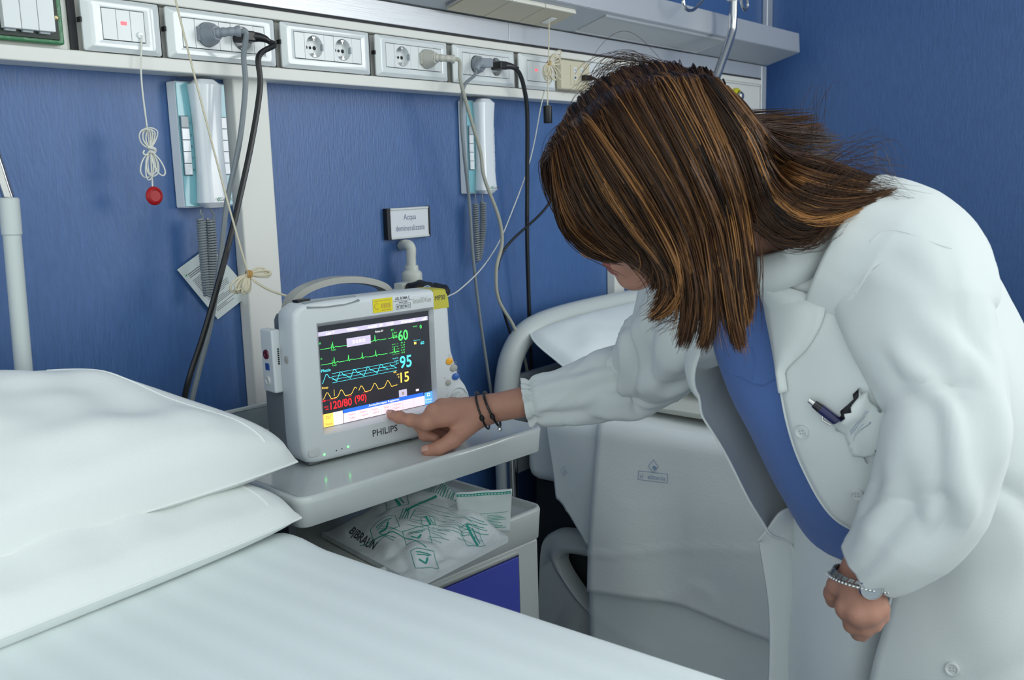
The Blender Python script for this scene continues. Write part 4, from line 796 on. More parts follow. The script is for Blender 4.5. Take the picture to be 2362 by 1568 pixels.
# sheet: one surface running over the mattress edges
prof = [(-.37, .46), (-.372, .80), (-.366, .86), (-.345, .880), (-.30, .885), (-.1, .887), (.15, .888), (.40, .888), (.60, .887), (.70, .886), (.735, .8845), (.757, .879), (.768, .868), (.773, .845), (.775, .78), (.777, .46)]
NY = 120; pr = catmull(prof, 110); ys = np.linspace(-2.25, -.405, NY); G = np.zeros((NY, len(pr), 3))
for i, y in enumerate(ys): G[i, :, 0] = pr[:, 0]; G[i, :, 1] = y; G[i, :, 2] = pr[:, 1]
Q = np.stack([G[..., 0] * 3, G[..., 1] * 1.6, G[..., 2] * 0], -1); topm = smooth01((G[..., 2] - .86) / .02); G[..., 2] += topm * (.005 * vnoise(Q, 1, 3) + .0018 * vnoise(Q, 3.1, 4))
hd = smooth01((G[..., 1] + .50) / .06); G[..., 2] += topm * hd * .006 * (1 - smooth01((G[..., 1] + .425) / .02)); G[..., 1] += .012 * vnoise(np.stack([G[..., 0] * 4, G[..., 0] * 0, G[..., 0] * 0], -1), 1, 8) * hd
side = smooth01((.85 - G[..., 2]) / .2); G[..., 0] += side * .008 * np.sin(G[..., 1] * 9) * (G[..., 0] > 0)
m = MB(); m.grid(G); tag(m.build('bed_sheet', 'linen_stripe', smooth=80, solid=.003), 'smooth pale sheet spread over the near bed', 'sheet')
build_cushion('pillow', [(.02, -.13, .925), (.745, -.13, .925), (.785, -.462, .915), (.02, -.480, .912)], .062, .028, 'linen_warm', 'flattened lower pillow on the near bed', seed=2, wr=.010, wsc=5, pw=.26, rnd=.12, hem=.93)
build_cushion('pillow', [(-.05, -.122, 1.090), (.632, -.125, 1.092), (.842, -.400, .965), (-.05, -.400, .970)], .080, .036, 'linen_warm', 'upper pillow leaning to the wall on the near bed, corner over the table', seed=5, wr=.012, wsc=4.5, pw=.24, rnd=.12, hem=.92)
# pole at the head of the near bed
t = thing('bed_pole', 'cream and chrome pole standing behind the near pillows', 'pole', (.575, -.10, .9)); pa, pb = A(.572, -.10, .62), atY(20, 456, -.10); 
m = MB(); m.tube([pa, pb], .0115, 18); m.build('lower_tube', 'enamel_cream', t, world=True)
m = MB(); d_ = unit(pb - pa); m.tube([pb - d_ * .050, pb - d_ * .048, pb - d_ * .002, pb], [.0115, .0130, .0130, .011], 18); m.build('collar', 'enamel_cream', t, world=True)
m = MB(); m.tube([pb, atY(2, 400, -.10), atY(-25, 300, -.10), atY(-40, 100, -.10)], .0078, 14, 20); m.build('upper_tube', 'chrome', t, world=True)
# ================================================================ far bed
B2 = thing('hospital_bed', 'far hospital bed with cream headboard behind the woman', 'bed', (2.05, -1.1, 0))
m = MB(); m.tube([A(1.655, -.075, .40), A(1.655, -.075, .70), A(1.662, -.075, .86), A(1.70, -.075, .955), A(1.80, -.075, 1.0), A(2.08, -.075, 1.01), A(2.36, -.075, 1.0), A(2.46, -.075, .955), A(2.498, -.075, .86), A(2.505, -.075, .70), A(2.505, -.075, .40)], [.024, .025, .028, .028, .028, .028, .028, .028, .028, .025, .024], 16, 80); m.build('headboard_frame', 'bed_frame', B2, world=True)
m = MB(); m.box(1.68, 2.48, -.085, -.065, .66, .895); m.build('headboard_panel', 'alum_dark', B2, world=True, bevel=.006)
m = MB(); m.box(1.665, 2.50, -2.1, -.12, .66, .825); m.build('mattress', 'linen', B2, world=True, bevel=.03, seg=3)
m = MB(); m.box(1.70, 2.48, -2.15, -.12, .30, .655); m.build('bed_base', 'bed_dark', B2, world=True, bevel=.01)  # deepened and dark, painting the under-bed shade seen through the rail opening
for x, y in ((1.72, -.10), (2.42, -.10), (1.72, -2.05), (2.42, -2.05)): m = MB(); m.tube([A(x, y, 0), A(x, y, .50)], .024, 12); m.build('leg', 'steel', B2, world=True)
m = MB(); c = atY(1158, 1100, -.07); m.tube([A(c[0], -.10, .50), A(c[0], -.10, .86)], .014, 14); m.build('side_tube', 'chrome', B2, world=True)
# moulded side rail with grip opening
XS = 1.668
def yz(px, py): p = atX(px, py, XS); return A(p[1], p[2])
outer = [(1252, 1262), (1262, 1236), (1290, 1222), (1340, 1228), (1420, 1246), (1480, 1290), (1480, 1400), (1475, 1480), (1430, 1540), (1360, 1545), (1300, 1545), (1252, 1540), (1246, 1430), (1248, 1330)]
hole = [(1300, 1290), (1306, 1278), (1318, 1272), (1350, 1276), (1400, 1290), (1430, 1320), (1435, 1390), (1425, 1420), (1410, 1425), (1385, 1410), (1365, 1390), (1345, 1368), (1325, 1340), (1308, 1312)]
def cl(P, n): P = np.array(P); Q = catmull(np.vstack([P[-2:], P, P[:3]]), (len(P) + 4) * n + 1); return Q[2 * n:2 * n + len(P) * n]
O_ = np.array([yz(*p) for p in outer]); H_ = np.array([yz(*p) for p in hole]); O2, H2 = cl(O_, 4), cl(H_, 4)
def rr3(P, x, k=1., c=None): c = P.mean(0) if c is None else c; return [A(x, *(c + (p - c) * k)) for p in P]
hm_ = H2.mean(0)
m = MB(); m.loft([rr3(H2, XS + .020), rr3(O2, XS + .020), rr3(O2, XS - .004), rr3(O2, XS - .012, .97), rr3(H2, XS - .010, 1.42, hm_), rr3(H2, XS - .020, 1.30, hm_), rr3(H2, XS - .022, 1.16, hm_), rr3(H2, XS - .016, 1.02, hm_)], wrap=True); m.build('side_rail', 'bed_frame', B2, world=True, smooth=60)
# draped covers
def drape(name, label, cat, y0, y1, xe, zt, zb, mt, seed, amp=.012, xin=2.30, skew=0., left=None, thick=.003, cre_y=0.):
    nt_, ny = 90, 90; G = np.zeros((ny, nt_, 3)); L1 = xin - xe; r = .03
    for i, y in enumerate(np.linspace(y0, y1, ny)):
        zbi = zb(y) if callable(zb) else zb; L3 = zt - r - zbi; Ltot = (L1 - r) + r * PI / 2 + L3
        for j, s in enumerate(np.r_[np.linspace(0, .35, 18, endpoint=False), np.linspace(.35, 1, 72)] * Ltot):
            if s < L1 - r: x, z, dn = xin - s, zt, 0
            elif s < L1 - r + r * PI / 2: a = (s - L1 + r) / r; x, z, dn = xe + r - r * math.sin(a), zt - r + r * math.cos(a), 0
            else: d_ = s - (L1 - r + r * PI / 2); x, z, dn = xe, zt - r - d_, d_
            ys_ = y + skew * dn
            G[i, j] = (x, ys_, z)
    zz = smooth01((zt - .02 - G[..., 2]) / .25); yy = G[..., 1]
    Q = np.stack([yy * 5, G[..., 2] * 3.2, yy * 0 + seed], -1)
    fold = vnoise(np.stack([yy * 7, G[..., 2] * 1.1, yy * 0 + seed], -1), 1, seed)
    cre = np.abs(vnoise(np.stack([yy * 6 + G[..., 2] * 5, G[..., 2] * 6 - yy * 3, yy * 0 + seed + 2.], -1), 1, seed + 4))
    G[..., 0] -= zz * (amp * fold + amp * .7) + .004 * vnoise(Q, 2.2, seed + 1) * smooth01((zt + .01 - G[..., 2]) / .05) + .0035 * np.exp(-(cre / .05) ** 2) * zz
    G[..., 2] += (1 - smooth01((zt - G[..., 2]) / .02)) * (.006 * vnoise(Q + 3, 1.4, seed) + .004)
    if cre_y: G[..., 0] -= zz * (.0045 * np.exp(-((yy - cre_y - .02 * (G[..., 2] - .6)) / .006) ** 2) + .0035 * np.exp(-((G[..., 2] - .612 - .05 * np.sin(yy * 6)) / .005) ** 2) + .003 * np.exp(-((G[..., 2] - .70 + .6 * (yy - cre_y)) / .006) ** 2) * (yy < cre_y))
    m = MB(); m.grid(G); return tag(m.build(name, mt, smooth=80, solid=thick), label, cat), G
drape('under_sheet', 'lowest grey-white sheet hanging to the floor side of the far bed', 'sheet', -.335, -1.75, 1.612, .834, .22, 'linen', 3, .006)
SH_, GSH = drape('bed_sheet', 'middle sheet with a stamped corner hanging beside the headboard of the far bed', 'sheet', -.235, -.60, 1.600, .842, lambda y: .56 + 1.1 * max(0, -.30 - y) * 0 + .10 * smooth01((y + .33) / .1), 'linen', 6, .010, skew=-.14)
CV_, GC = drape('bed_cover', 'white top cover with a blue stamp hanging over the side of the far bed', 'bed cover', -.375, -1.75, 1.578, .852, lambda y: .480 + .02 * math.sin(y * 9) + .03 * smooth01((-.45 - y) / .4), 'linen_warm', 9, .014, skew=.05, cre_y=-.60)
# stamps printed on the hanging linen
def stamp(cov, GC, px, py, x, k=1., rot=0., diamond=True):
    P0 = atX(px, py, x); ix = np.unravel_index(np.argmin(np.abs(GC[..., 1] - P0[1]) + np.abs(GC[..., 2] - P0[2]) + 2 * (GC[..., 0] > x + .06)), GC.shape[:2]); o3 = GC[ix]
    i0, i1, j0, j1 = max(ix[0] - 3, 0), min(ix[0] + 3, 89), max(ix[1] - 3, 0), min(ix[1] + 3, 89)
    tn = unit(GC[i1, ix[1]] - GC[i0, ix[1]]); td = unit(GC[ix[0], j0] - GC[ix[0], j1]); nn_ = unit(np.cross(tn, td)); nn_ = nn_ if nn_[0] < 0 else -nn_; c_, s_ = math.cos(rot), math.sin(rot); tn, td = tn * c_ + td * s_, td * c_ - tn * s_
    o3 = o3 + nn_ * .0052; tn, td = tn * k, td * k
    m = MB(); m.line([(-.032, -.012), (.032, -.012), (.032, .006), (-.032, .006), (-.032, -.012)], o3, tn, td, .0012)
    if diamond: m.line([(-.011, .018), (0, .006), (.011, .018), (0, .032), (-.011, .018)], o3, tn, td, .0011)
    m.build('stamp_frame', 'ink_stamp', cov, smooth=0, label='faint blue stamp')['kind'] = 'stuff'
    m = MB(); m.fit('al · elitterna', (-.028, -.008), (.028, .001), o3, tn, td); m.build('stamp_lettering', 'ink_stamp', cov, smooth=0)['kind'] = 'stuff'
    if diamond: m = MB(); m.lathe([(.0042, 0), (.0042, .0004)], o3 + tn * .003 + td * .016, nn_, 14); m.build('stamp_dot', 'ink_stamp', cov)
stamp(CV_, GC, 1497, 1100, 1.56); stamp(SH_, GSH, 1290, 1088, 1.585, .55, .9, False)
# folded blanket and pillow on the far bed
for k, (z, T_) in enumerate(((.884, .034), (.944, .032))):
    build_cushion('folded_blanket', [(1.635 + .012 * k, -.30, z), (2.3, -.30, z), (2.3, -.86, z), (1.615 + .016 * k, -.86, z)], T_, .028, 'linen_cream' if k == 0 else 'linen_warm', ['lower folded cream blanket on the far bed', 'upper folded white blanket on the far bed'][k], 'blanket', 'folded blankets on the far bed', seed=12 + k, wr=.007, pw=.26, rnd=.10)
build_cushion('pillow', [(1.70, -.09, .995), (2.40, -.09, .995), (2.40, -.36, .875), (1.64, -.34, .885)], .055, .025, 'linen', 'white pillow at the cream headboard of the far bed', seed=21, wr=.005, wsc=4)
# drip pole behind the woman's head
t = thing('drip_pole', 'bent chrome drip pole with hooks behind the hair', 'drip pole', tuple(W(1650, 190, -.215)))
pth = [A(W(1636, 230, -.215)[0], -.215, .70), A(W(1636, 230, -.215)[0], -.215, 1.45), W(1640, 215, -.215), W(1655, 170, -.215), W(1684, 88, -.215), W(1690, 55, -.215), W(1692, 0, -.215), W(1694, -80, -.215)]
m = MB(); m.tube(pth, .0118, 16, 90); m.build('pole_tube', 'chrome', t, world=True)
m = MB(); m.lathe([(.014, 0), (.019, .004), (.019, .03), (.014, .034)], W(1690, 2, -.215), Z3, 20); m.build('hub', 'plate_white', t, world=True)
for P in ([(1680, -30), (1640, -18), (1615, 8), (1597, 24), (1582, 20), (1576, 4), (1580, -12)], [(1700, -30), (1706, -12), (1712, 12), (1719, 24), (1724, 14), (1722, -6)]):
    m = MB(); m.tube([W(*p, -.22) for p in P], .0042, 8, 40); m.build('hook', 'chrome', t, world=True)
# ================================================================ the woman
mat('skin', (.465, .235, .168), .48, spec=.35, sss=.12, bump=(160, .12), var=(38, .14))
mat('lip', (.30, .085, .075), .4, sss=.1)
mat('nail', (.55, .33, .26), .25)
mat('coat_white', (.67, .71, .71), .8, spec=.2, sheen=.1, bump=(420, .06))
mat('scrub_blue', (.100, .185, .45), .85, spec=.15, sheen=.15, bump=(420, .10))
mat('trouser_white', (.70, .745, .755), .82, spec=.2, bump=(420, .08))
mat('shoe_white', (.6, .6, .58), .5)
mat('button_white', (.66, .69, .69), .3)
mat('bead', (.75, .75, .74), .12, metal=.8)
mat('pen_black', (.006, .006, .012), .25)
mat('pen_blue', (.01, .012, .09), .25)
def cw(v): return R3 @ np.asarray(v, float)
def K(px, py, d): return atD(px, py, d)
WM = thing('person', 'person in an open white coat and blue scrub top bending to touch the monitor', 'person', (1.30, -1.10, 0.))
# ---- signed-distance modelling
def sd_cap(P, a, b, ra, rb):
    a, b = np.asarray(a), np.asarray(b); d = b - a; t = np.clip(((P - a) @ d) / (d @ d + 1e-12), 0, 1); return np.linalg.norm(P - (a + t[..., None] * d), axis=-1) - (ra + (rb - ra) * t)
def sd_ell(P, c, ax, r):
    q = (P - np.asarray(c)) @ np.asarray(ax).T; r = np.asarray(r); k0 = np.linalg.norm(q / r, axis=-1); k1 = np.linalg.norm(q / (r * r), axis=-1); return k0 * (k0 - 1) / np.maximum(k1, 1e-9)
def smin(a, b, k): h = np.clip(.5 + .5 * (b - a) / k, 0, 1); return b * (1 - h) + a * h - k * h * (1 - h)
def nets(prims, h, pad=.02):
    """prims: list of ('c', a, b, ra, rb, k) or ('e', c, axes, r, k); negative k carves"""
    pts = []
    for p in prims:
        if p[0] == 'c': pts += [np.asarray(p[1]) - p[3], np.asarray(p[1]) + p[3], np.asarray(p[2]) - p[4], np.asarray(p[2]) + p[4]]
        else: pts += [np.asarray(p[1]) - max(p[3]), np.asarray(p[1]) + max(p[3])]
    lo, hi = np.min(pts, 0) - pad, np.max(pts, 0) + pad; n = np.ceil((hi - lo) / h).astype(int) + 1
    ax_ = [lo[i] + h * np.arange(n[i]) for i in range(3)]; Fd = np.full(tuple(n), 1., np.float32)
    for p in prims:
        if p[0] == 'c': l2 = np.minimum(np.asarray(p[1]) - p[3], np.asarray(p[2]) - p[4]); h2 = np.maximum(np.asarray(p[1]) + p[3], np.asarray(p[2]) + p[4])
        else: l2, h2 = np.asarray(p[1]) - max(p[3]), np.asarray(p[1]) + max(p[3])
        k = p[-1]; mg = abs(k) * 2 + 3 * h; i0 = np.maximum(((l2 - mg - lo) / h).astype(int), 0); i1 = np.minimum(((h2 + mg - lo) / h).astype(int) + 2, n)
        sl = tuple(slice(a, b) for a, b in zip(i0, i1)); P = np.stack(np.meshgrid(*[ax_[i][i0[i]:i1[i]] for i in range(3)], indexing='ij'), -1)
        d = sd_cap(P, *p[1:5]) if p[0] == 'c' else sd_ell(P, p[1], p[2], p[3])
        Fd[sl] = smin(Fd[sl], d, k) if k > 0 else -smin(-Fd[sl], d, -k)
    ins = Fd < 0; C8 = [Fd[i:n[0] - 1 + i, j:n[1] - 1 + j, l:n[2] - 1 + l] for i in (0, 1) for j in (0, 1) for l in (0, 1)]; cs = sum((c < 0).astype(np.int8) for c in C8); act = (cs > 0) & (cs < 8)
    idx = np.full(act.shape, -1, int); ii = np.argwhere(act); idx[act] = np.arange(len(ii)); V8 = np.stack([c[act] for c in C8], 1).astype(float); off = np.array([(i, j, l) for i in (0, 1) for j in (0, 1) for l in (0, 1)], float)
    acc = np.zeros((len(ii), 3)); cnt = np.zeros(len(ii))
    for a in range(8):
        for b in range(a + 1, 8):
            if np.abs(off[a] - off[b]).sum() != 1: continue
            cr = (V8[:, a] < 0) != (V8[:, b] < 0); t = V8[:, a] / (V8[:, a] - V8[:, b] + 1e-12); acc[cr] += (off[a] + (off[b] - off[a]) * t[:, None])[cr]; cnt[cr] += 1
    V = lo + h * (ii + acc / cnt[:, None]); F = []
    for ax in range(3):
        s0 = [slice(1, -1)] * 3; s0[ax] = slice(0, -1); s1 = list(s0); s1[ax] = slice(1, None)
        a, b = ins[tuple(s0)], ins[tuple(s1)]; e = np.argwhere(a != b); 
        if not len(e): continue
        fl = a[tuple(e.T)]; base = e + 1; base[:, ax] -= 1; u, v = [(1, 2), (2, 0), (0, 1)][ax]; du = np.eye(3, dtype=int)[u]; dv = np.eye(3, dtype=int)[v]
        q = np.stack([idx[tuple((base - du - dv).T)], idx[tuple((base - dv).T)], idx[tuple(base.T)], idx[tuple((base - du).T)]], 1); q[~fl] = q[~fl][:, ::-1]; F.append(q[(q >= 0).all(1)])
    return V, np.vstack(F)
def relax(V, F, it=2):
    e = np.vstack([F[:, [i, (i + 1) % 4]] for i in range(4)]); 
    for _ in range(it):
        s = np.zeros_like(V); c = np.zeros(len(V)); np.add.at(s, e[:, 0], V[e[:, 1]]); np.add.at(c, e[:, 0], 1); np.add.at(s, e[:, 1], V[e[:, 0]]); np.add.at(c, e[:, 1], 1); V = V * .5 + .5 * s / np.maximum(c, 1)[:, None]
    return V
# ---- joints
hU = cw(unit((-.48, -.69, -.54))); hF = cw((-.865, .476, .161)); hF = unit(hF - hU * (hF @ hU)); hL = np.cross(hU, hF)
HC = K(1505, 396, 1.14); HAX = np.stack([hF, hL, hU])
def hp(f, l, u): return HC + hF * f + hL * l + hU * u
NB_ = K(1800, 605, 1.19); SL, SR = K(2080, 625, 1.10), K(1610, 715, 1.33); EL, WL = K(2190, 1030, 1.04), K(1992, 1312, 1.125); ER, WR = K(1470, 872, 1.515), K(1120, 945, 1.545)
HIP = K(2160, 1185, 1.305)
fS, lS = cw(unit((-.488, .547, -.663))), cw(unit((.74, -.14, -.66))); sS = unit(np.cross(fS, lS))
if (HIP - NB_) @ sS < 0: sS = -sS
lS = unit(lS - sS * (lS @ sS)); fS = unit(fS - sS * (fS @ sS) - lS * (fS @ lS))
lH = unit(A(lS[0], lS[1], 0)); fH = unit(np.cross(lH, -Z3)); fH = fH if fH @ fS > 0 else -fH
# ---- head
H = [('e', hp(-.004, 0, .004), HAX, (.096, .077, .092), .01), ('e', hp(.030, 0, -.055), HAX, (.062, .060, .072), .03)]
for s in (1, -1):
    H += [('c', hp(-.005, s * .050, -.070), hp(.070, s * .012, -.112), .020, .016, .025), ('e', hp(.064, s * .036, -.052), HAX, (.026, .024, .026), .02), ('c', hp(.088, s * .012, .002), hp(.074, s * .042, .002), .010, .009, .014),
          ('e', hp(.079, s * .031, -.020), HAX, (.014, .0155, .0125), .006), ('e', hp(-.008, s * .078, -.022), HAX, (.020, .007, .030), .008), ('e', hp(.104, s * .0105, -.056), HAX, (.010, .008, .0075), .006)]
H += [('c', hp(.092, 0, -.006), hp(.108, 0, -.046), .0075, .009, .010), ('e', hp(.113, 0, -.051), HAX, (.0115, .0105, .0095), .008), ('e', hp(.082, 0, -.114), HAX, (.018, .022, .016), .018), ('e', hp(.085, 0, -.082), HAX, (.018, .028, .020), .016),
      ('e', hp(.100, 0, -.0765), HAX, (.0075, .022, .0052), .004), ('e', hp(.098, 0, -.0875), HAX, (.0075, .019, .0060), .004), ('e', hp(.108, 0, -.0822), HAX, (.006, .024, .0014), -.002)]
neckT = hp(-.035, 0, -.075)
H += [('c', hp(-.02, 0, -.05), NB_, .050, .054, .03), ('c', NB_, NB_ + sS * .05, .054, .056, .02)]
hv, hf = nets(H, .0036); hv = relax(hv, hf, 1)
# ---- hands
def hand(wr, fore, mcp, chains, thumb, rf, rt, palm=.0135):
    Pm = [('c', fore, wr, .0250, .0232, .012), ('c', wr, (np.asarray(mcp[0]) + mcp[3]) / 2, .0215, .0165, .012)]
    for q in mcp: Pm.append(('c', np.asarray(wr) * .8 + np.asarray(q) * .2, q, .0170, palm * .92, .008))
    for a, b in zip(mcp[:-1], mcp[1:]): Pm.append(('c', a, b, palm * .80, palm * .80, .006))
    for i, ch in enumerate(chains):
        r = rf[i]; pts = [mcp[i]] + ch
        for j, (a, b) in enumerate(zip(pts[:-1], pts[1:])): Pm.append(('c', a, b, r * (1.12, 1.0, .90)[j], r * (1.0, .90, .80)[j], .0045 if j else .007))
        for j, q in enumerate(pts[1:-1]): Pm.append(('e', q, np.eye(3), (r * 1.05,) * 3, .003))
    for j, (a, b) in enumerate(zip(thumb[:-1], thumb[1:])): Pm.append(('c', a, b, rt[j], rt[j + 1], .012 if j == 0 else .005))
    return Pm
mR = [K(985, 973, 1.492), K(1001, 949, 1.505), K(1020, 938, 1.528), K(1042, 934, 1.550)]
cR = [[K(948, 969, 1.508), K(921, 962, 1.522), K(903, 957, 1.530)], [K(967, 978, 1.528), K(980, 1003, 1.534), K(1004, 1010, 1.530)], [K(990, 968, 1.558), K(997, 998, 1.562), K(1020, 1004, 1.556)], [K(1014, 962, 1.580), K(1020, 988, 1.582), K(1040, 994, 1.574)]]
tR = [K(1095, 968, 1.532), K(1046, 1014, 1.508), K(1012, 1034, 1.500), K(987, 1040, 1.502)]
foreR = WR + unit(ER - WR) * .10
rv, rf_ = nets(hand(WR, foreR, mR, cR, tR, (.0100, .0100, .0096, .0084), (.0175, .0132, .0115, .0102)), .0024); rv = relax(rv, rf_, 1)
mL = [K(1953, 1402, 1.115), K(1979, 1416, 1.100), K(2005, 1414, 1.098), K(2026, 1402, 1.104)]
cL = [[K(1966, 1440, 1.125), K(1981, 1458, 1.145), K(1990, 1466, 1.162)], [K(1992, 1446, 1.118), K(1996, 1452, 1.140), K(1994, 1444, 1.160)], [K(2016, 1438, 1.118), K(2014, 1440, 1.140), K(2008, 1430, 1.158)], [K(2034, 1420, 1.122), K(2030, 1424, 1.142), K(2022, 1414, 1.158)]]
tL = [K(1962, 1340, 1.13), K(1933, 1350, 1.140), K(1922, 1368, 1.152), K(1922, 1384, 1.160)]
lv, lf_ = nets(hand(WL, WL + unit(EL - WL) * .09, mL, cL, tL, (.0095, .0095, .0090, .0080), (.016, .0125, .0108, .0095)), .0026); lv = relax(lv, lf_, 1)
# ---- trunk, arms and legs (mostly under clothes)
def station(px, py, d): return K(px, py, d)
ST = [(1800, 605, 1.190), (1850, 650, 1.20), (1905, 730, 1.21), (1955, 815, 1.22), (2005, 905, 1.24), (2060, 1000, 1.26), (2110, 1090, 1.285), (2160, 1185, 1.305)]
ST = [(1805, 605, 1.190), (1855, 625, 1.205), (1920, 705, 1.22), (1970, 805, 1.235), (2020, 905, 1.25), (2070, 1000, 1.27), (2118, 1095, 1.29), (2162, 1190, 1.305)]; CS = [station(*q) for q in ST]
bw = [.06, .10, .125, .125, .115, .11, .12, .135]; bd = [.055, .055, .075, .09, .085, .08, .085, .095]
AX = np.stack([fS, lS, sS]); Bd = []
for i in range(1, 8): Bd.append(('e', CS[i], AX if i < 7 else np.stack([fH, lH, Z3]), (bd[i], bw[i], .085), .05))
Bd += [('c', NB_, CS[1], .050, .055, .03), ('c', SL, CS[1], .040, .045, .03), ('c', SR, CS[1], .040, .045, .03), ('c', SL, EL, .043, .035, .03), ('c', EL, WL, .034, .024, .02), ('c', SR, ER, .043, .035, .03), ('c', ER, WR, .032, .022, .02)]
KN, AN = [], []
for s in (1, -1):
    hj = HIP + lH * s * .085 - A(0, 0, .02); kn = A(hj[0], hj[1], .47) + fH * .05 + lH * s * .01; an = A(kn[0], kn[1], .075) - fH * .03; KN.append(kn); AN.append(an)
    Bd += [('c', hj, kn, .078, .052, .05), ('c', kn, an, .05, .034, .03), ('c', an - Z3 * .04, an - Z3 * .045 + fH * .14, .032, .026, .02)]
bv, bf_ = nets(Bd, .010); bv = relax(bv, bf_, 1)
m = MB(); 
m.add(hv, hf); fc = hv[hf].mean(1) - HC; fx, lx, ux_ = fc @ hF, fc @ hL, fc @ hU; isl = (fx > .094) & (np.abs(lx) < .021) & (ux_ < -.0715) & (ux_ > -.0935)
m.mi = [int(q) for q in isl]; m.add(rv, rf_); m.add(lv, lf_); m.add(bv, bf_); m.build('body', ['skin', 'lip'], WM, world=True, smooth=180)
# nails
def nail(a, b, r, up):
    d = unit(np.asarray(b) - a); n = unit(up - d * (up @ d)); s = np.cross(d, n); g = []
    for t in np.linspace(-.3, .75, 6): g.append([np.asarray(b) + d * t * r * 1.1 + (n * math.cos(q) + s * math.sin(q)) * r * (1.0 - .25 * max(0, t) ** 2) for q in np.linspace(-.75, .75, 7)])
    mm = MB(); mm.grid(g); mm.build('nail', 'nail', WM, world=True, solid=.0006)
nail(tR[2], tR[3], .0104, cw((-.1, -.75, -.6))); nail(cR[0][1], cR[0][2], .0083, cw((-.25, -.85, -.3)))
# ---- scrub top
def ringpts(c, f, l, dp, w, ang, p=2.3):
    ca, sa = np.cos(ang), np.sin(ang); e = 2. / p
    return c + f * (dp * np.sign(ca) * np.abs(ca) ** e)[:, None] + l * (w * np.sign(sa) * np.abs(sa) ** e)[:, None]
def ringgrid(st, nr, nc, a0, a1, closed=False):
    """st rows: (centre, f, l, dp_front, dp_back, w); a0/a1 arrays in degrees per station"""
    k = len(st); C_ = catmull([q[0] for q in st], nr); Ff = catmull([q[1] for q in st], nr); Ll = catmull([q[2] for q in st], nr); pr = catmull([(q[3], q[4], q[5], x, y) for q, x, y in zip(st, a0, a1)], nr); G = []
    for i in range(nr):
        a = np.radians(np.linspace(pr[i, 3], pr[i, 4], nc, endpoint=not closed)); f, l = unit(Ff[i]), unit(Ll[i]); dpv = np.where(np.cos(a) > 0, pr[i, 0], pr[i, 1])
        ca, sa = np.cos(a), np.sin(a); e = 2 / 2.25
        G.append(C_[i] + f * (dpv * np.sign(ca) * np.abs(ca) ** e)[:, None] + l * (pr[i, 2] * np.sign(sa) * np.abs(sa) ** e)[:, None])
    return np.array(G)
def normals(G):
    a = np.gradient(G, axis=0); b = np.gradient(G, axis=1); n = np.cross(a, b); return n / (np.linalg.norm(n, axis=-1, keepdims=True) + 1e-12)
def proj_px(P): c = (np.asarray(P) - CAM) @ R3; return np.stack([IW / 2 + FPX * c[..., 0] / c[..., 2], IH / 2 + FPX * c[..., 1] / c[..., 2], c[..., 2]], -1)
CT = [(K(1815, 565, 1.185), fS, lS, .074, .074, .090), (K(1862, 615, 1.195), fS, lS, .095, .095, .155), (K(1915, 700, 1.21), fS, lS, .128, .125, .190), (K(1965, 800, 1.225), fS, lS, .155, .145, .195), (K(2015, 900, 1.24), fS, lS, .160, .155, .195), (K(2065, 1000, 1.26), fS, lS, .165, .165, .198), (K(2115, 1095, 1.28), unit(fS + .3 * fH), lS, .165, .165, .200), (K(2160, 1190, 1.30), unit(fS + fH), unit(lS + lH), .165, .165, .205), (K(2185, 1340, 1.31), fH, lH, .165, .165, .215), (K(2190, 1560, 1.32), fH, lH, .17, .17, .225), (K(2190, 1880, 1.33), fH, lH, .18, .18, .235)]
SCR = [(c_, f_, l_, dpf - (.020 if i_ > 1 else .012), dpb - .025, w_ - .028) for i_, (c_, f_, l_, dpf, dpb, w_) in enumerate(CT[:8])]
G = ringgrid(SCR, 70, 96, [0] * 8, [360] * 8, True); n_ = normals(G); u_ = np.linspace(0, 1, 70)[:, None]
Q = np.stack([G @ lS * 9, G @ sS * 2.5, G @ fS * 9], -1); G = G + n_ * (.006 * smooth01(u_ / .3) * vnoise(Q, 1, 2) + .003 * vnoise(Q, 2.4, 3))[..., None] * (1 if n_[35, 0] @ fS > 0 else -1)
m = MB(); m.loft(G, caps=False); top_o = m.build('scrub_top', 'scrub_blue', WM, world=True, smooth=80, solid=.002)
GS = G
def surf_px(G, px, py, lift=.003):
    q = proj_px(G); d = np.hypot(q[..., 0] - px, q[..., 1] - py); n = normals(G); near = d < d.min() + 14; z = np.where(near, q[..., 2], 9); i = np.unravel_index(np.argmin(z + d * 1e-4), z.shape)
    nn = n[i]; nn = nn if nn @ (CAM - G[i]) > 0 else -nn; return G[i] + nn * lift, nn, i
def on_surf(G, pts, lift=.003): return np.array([surf_px(G, *p, lift)[0] for p in pts])
for P in ([(1652, 868), (1700, 880), (1750, 884), (1784, 882)], [(1668, 790), (1672, 830), (1676, 868)], [(1735, 800), (1728, 840), (1724, 878)]):
    m = MB(); m.tube(on_surf(GS, P, .0012), .0011, 5, 20); m.build('seam', 'pen_blue' if 0 else 'scrub_blue', top_o, world=True)
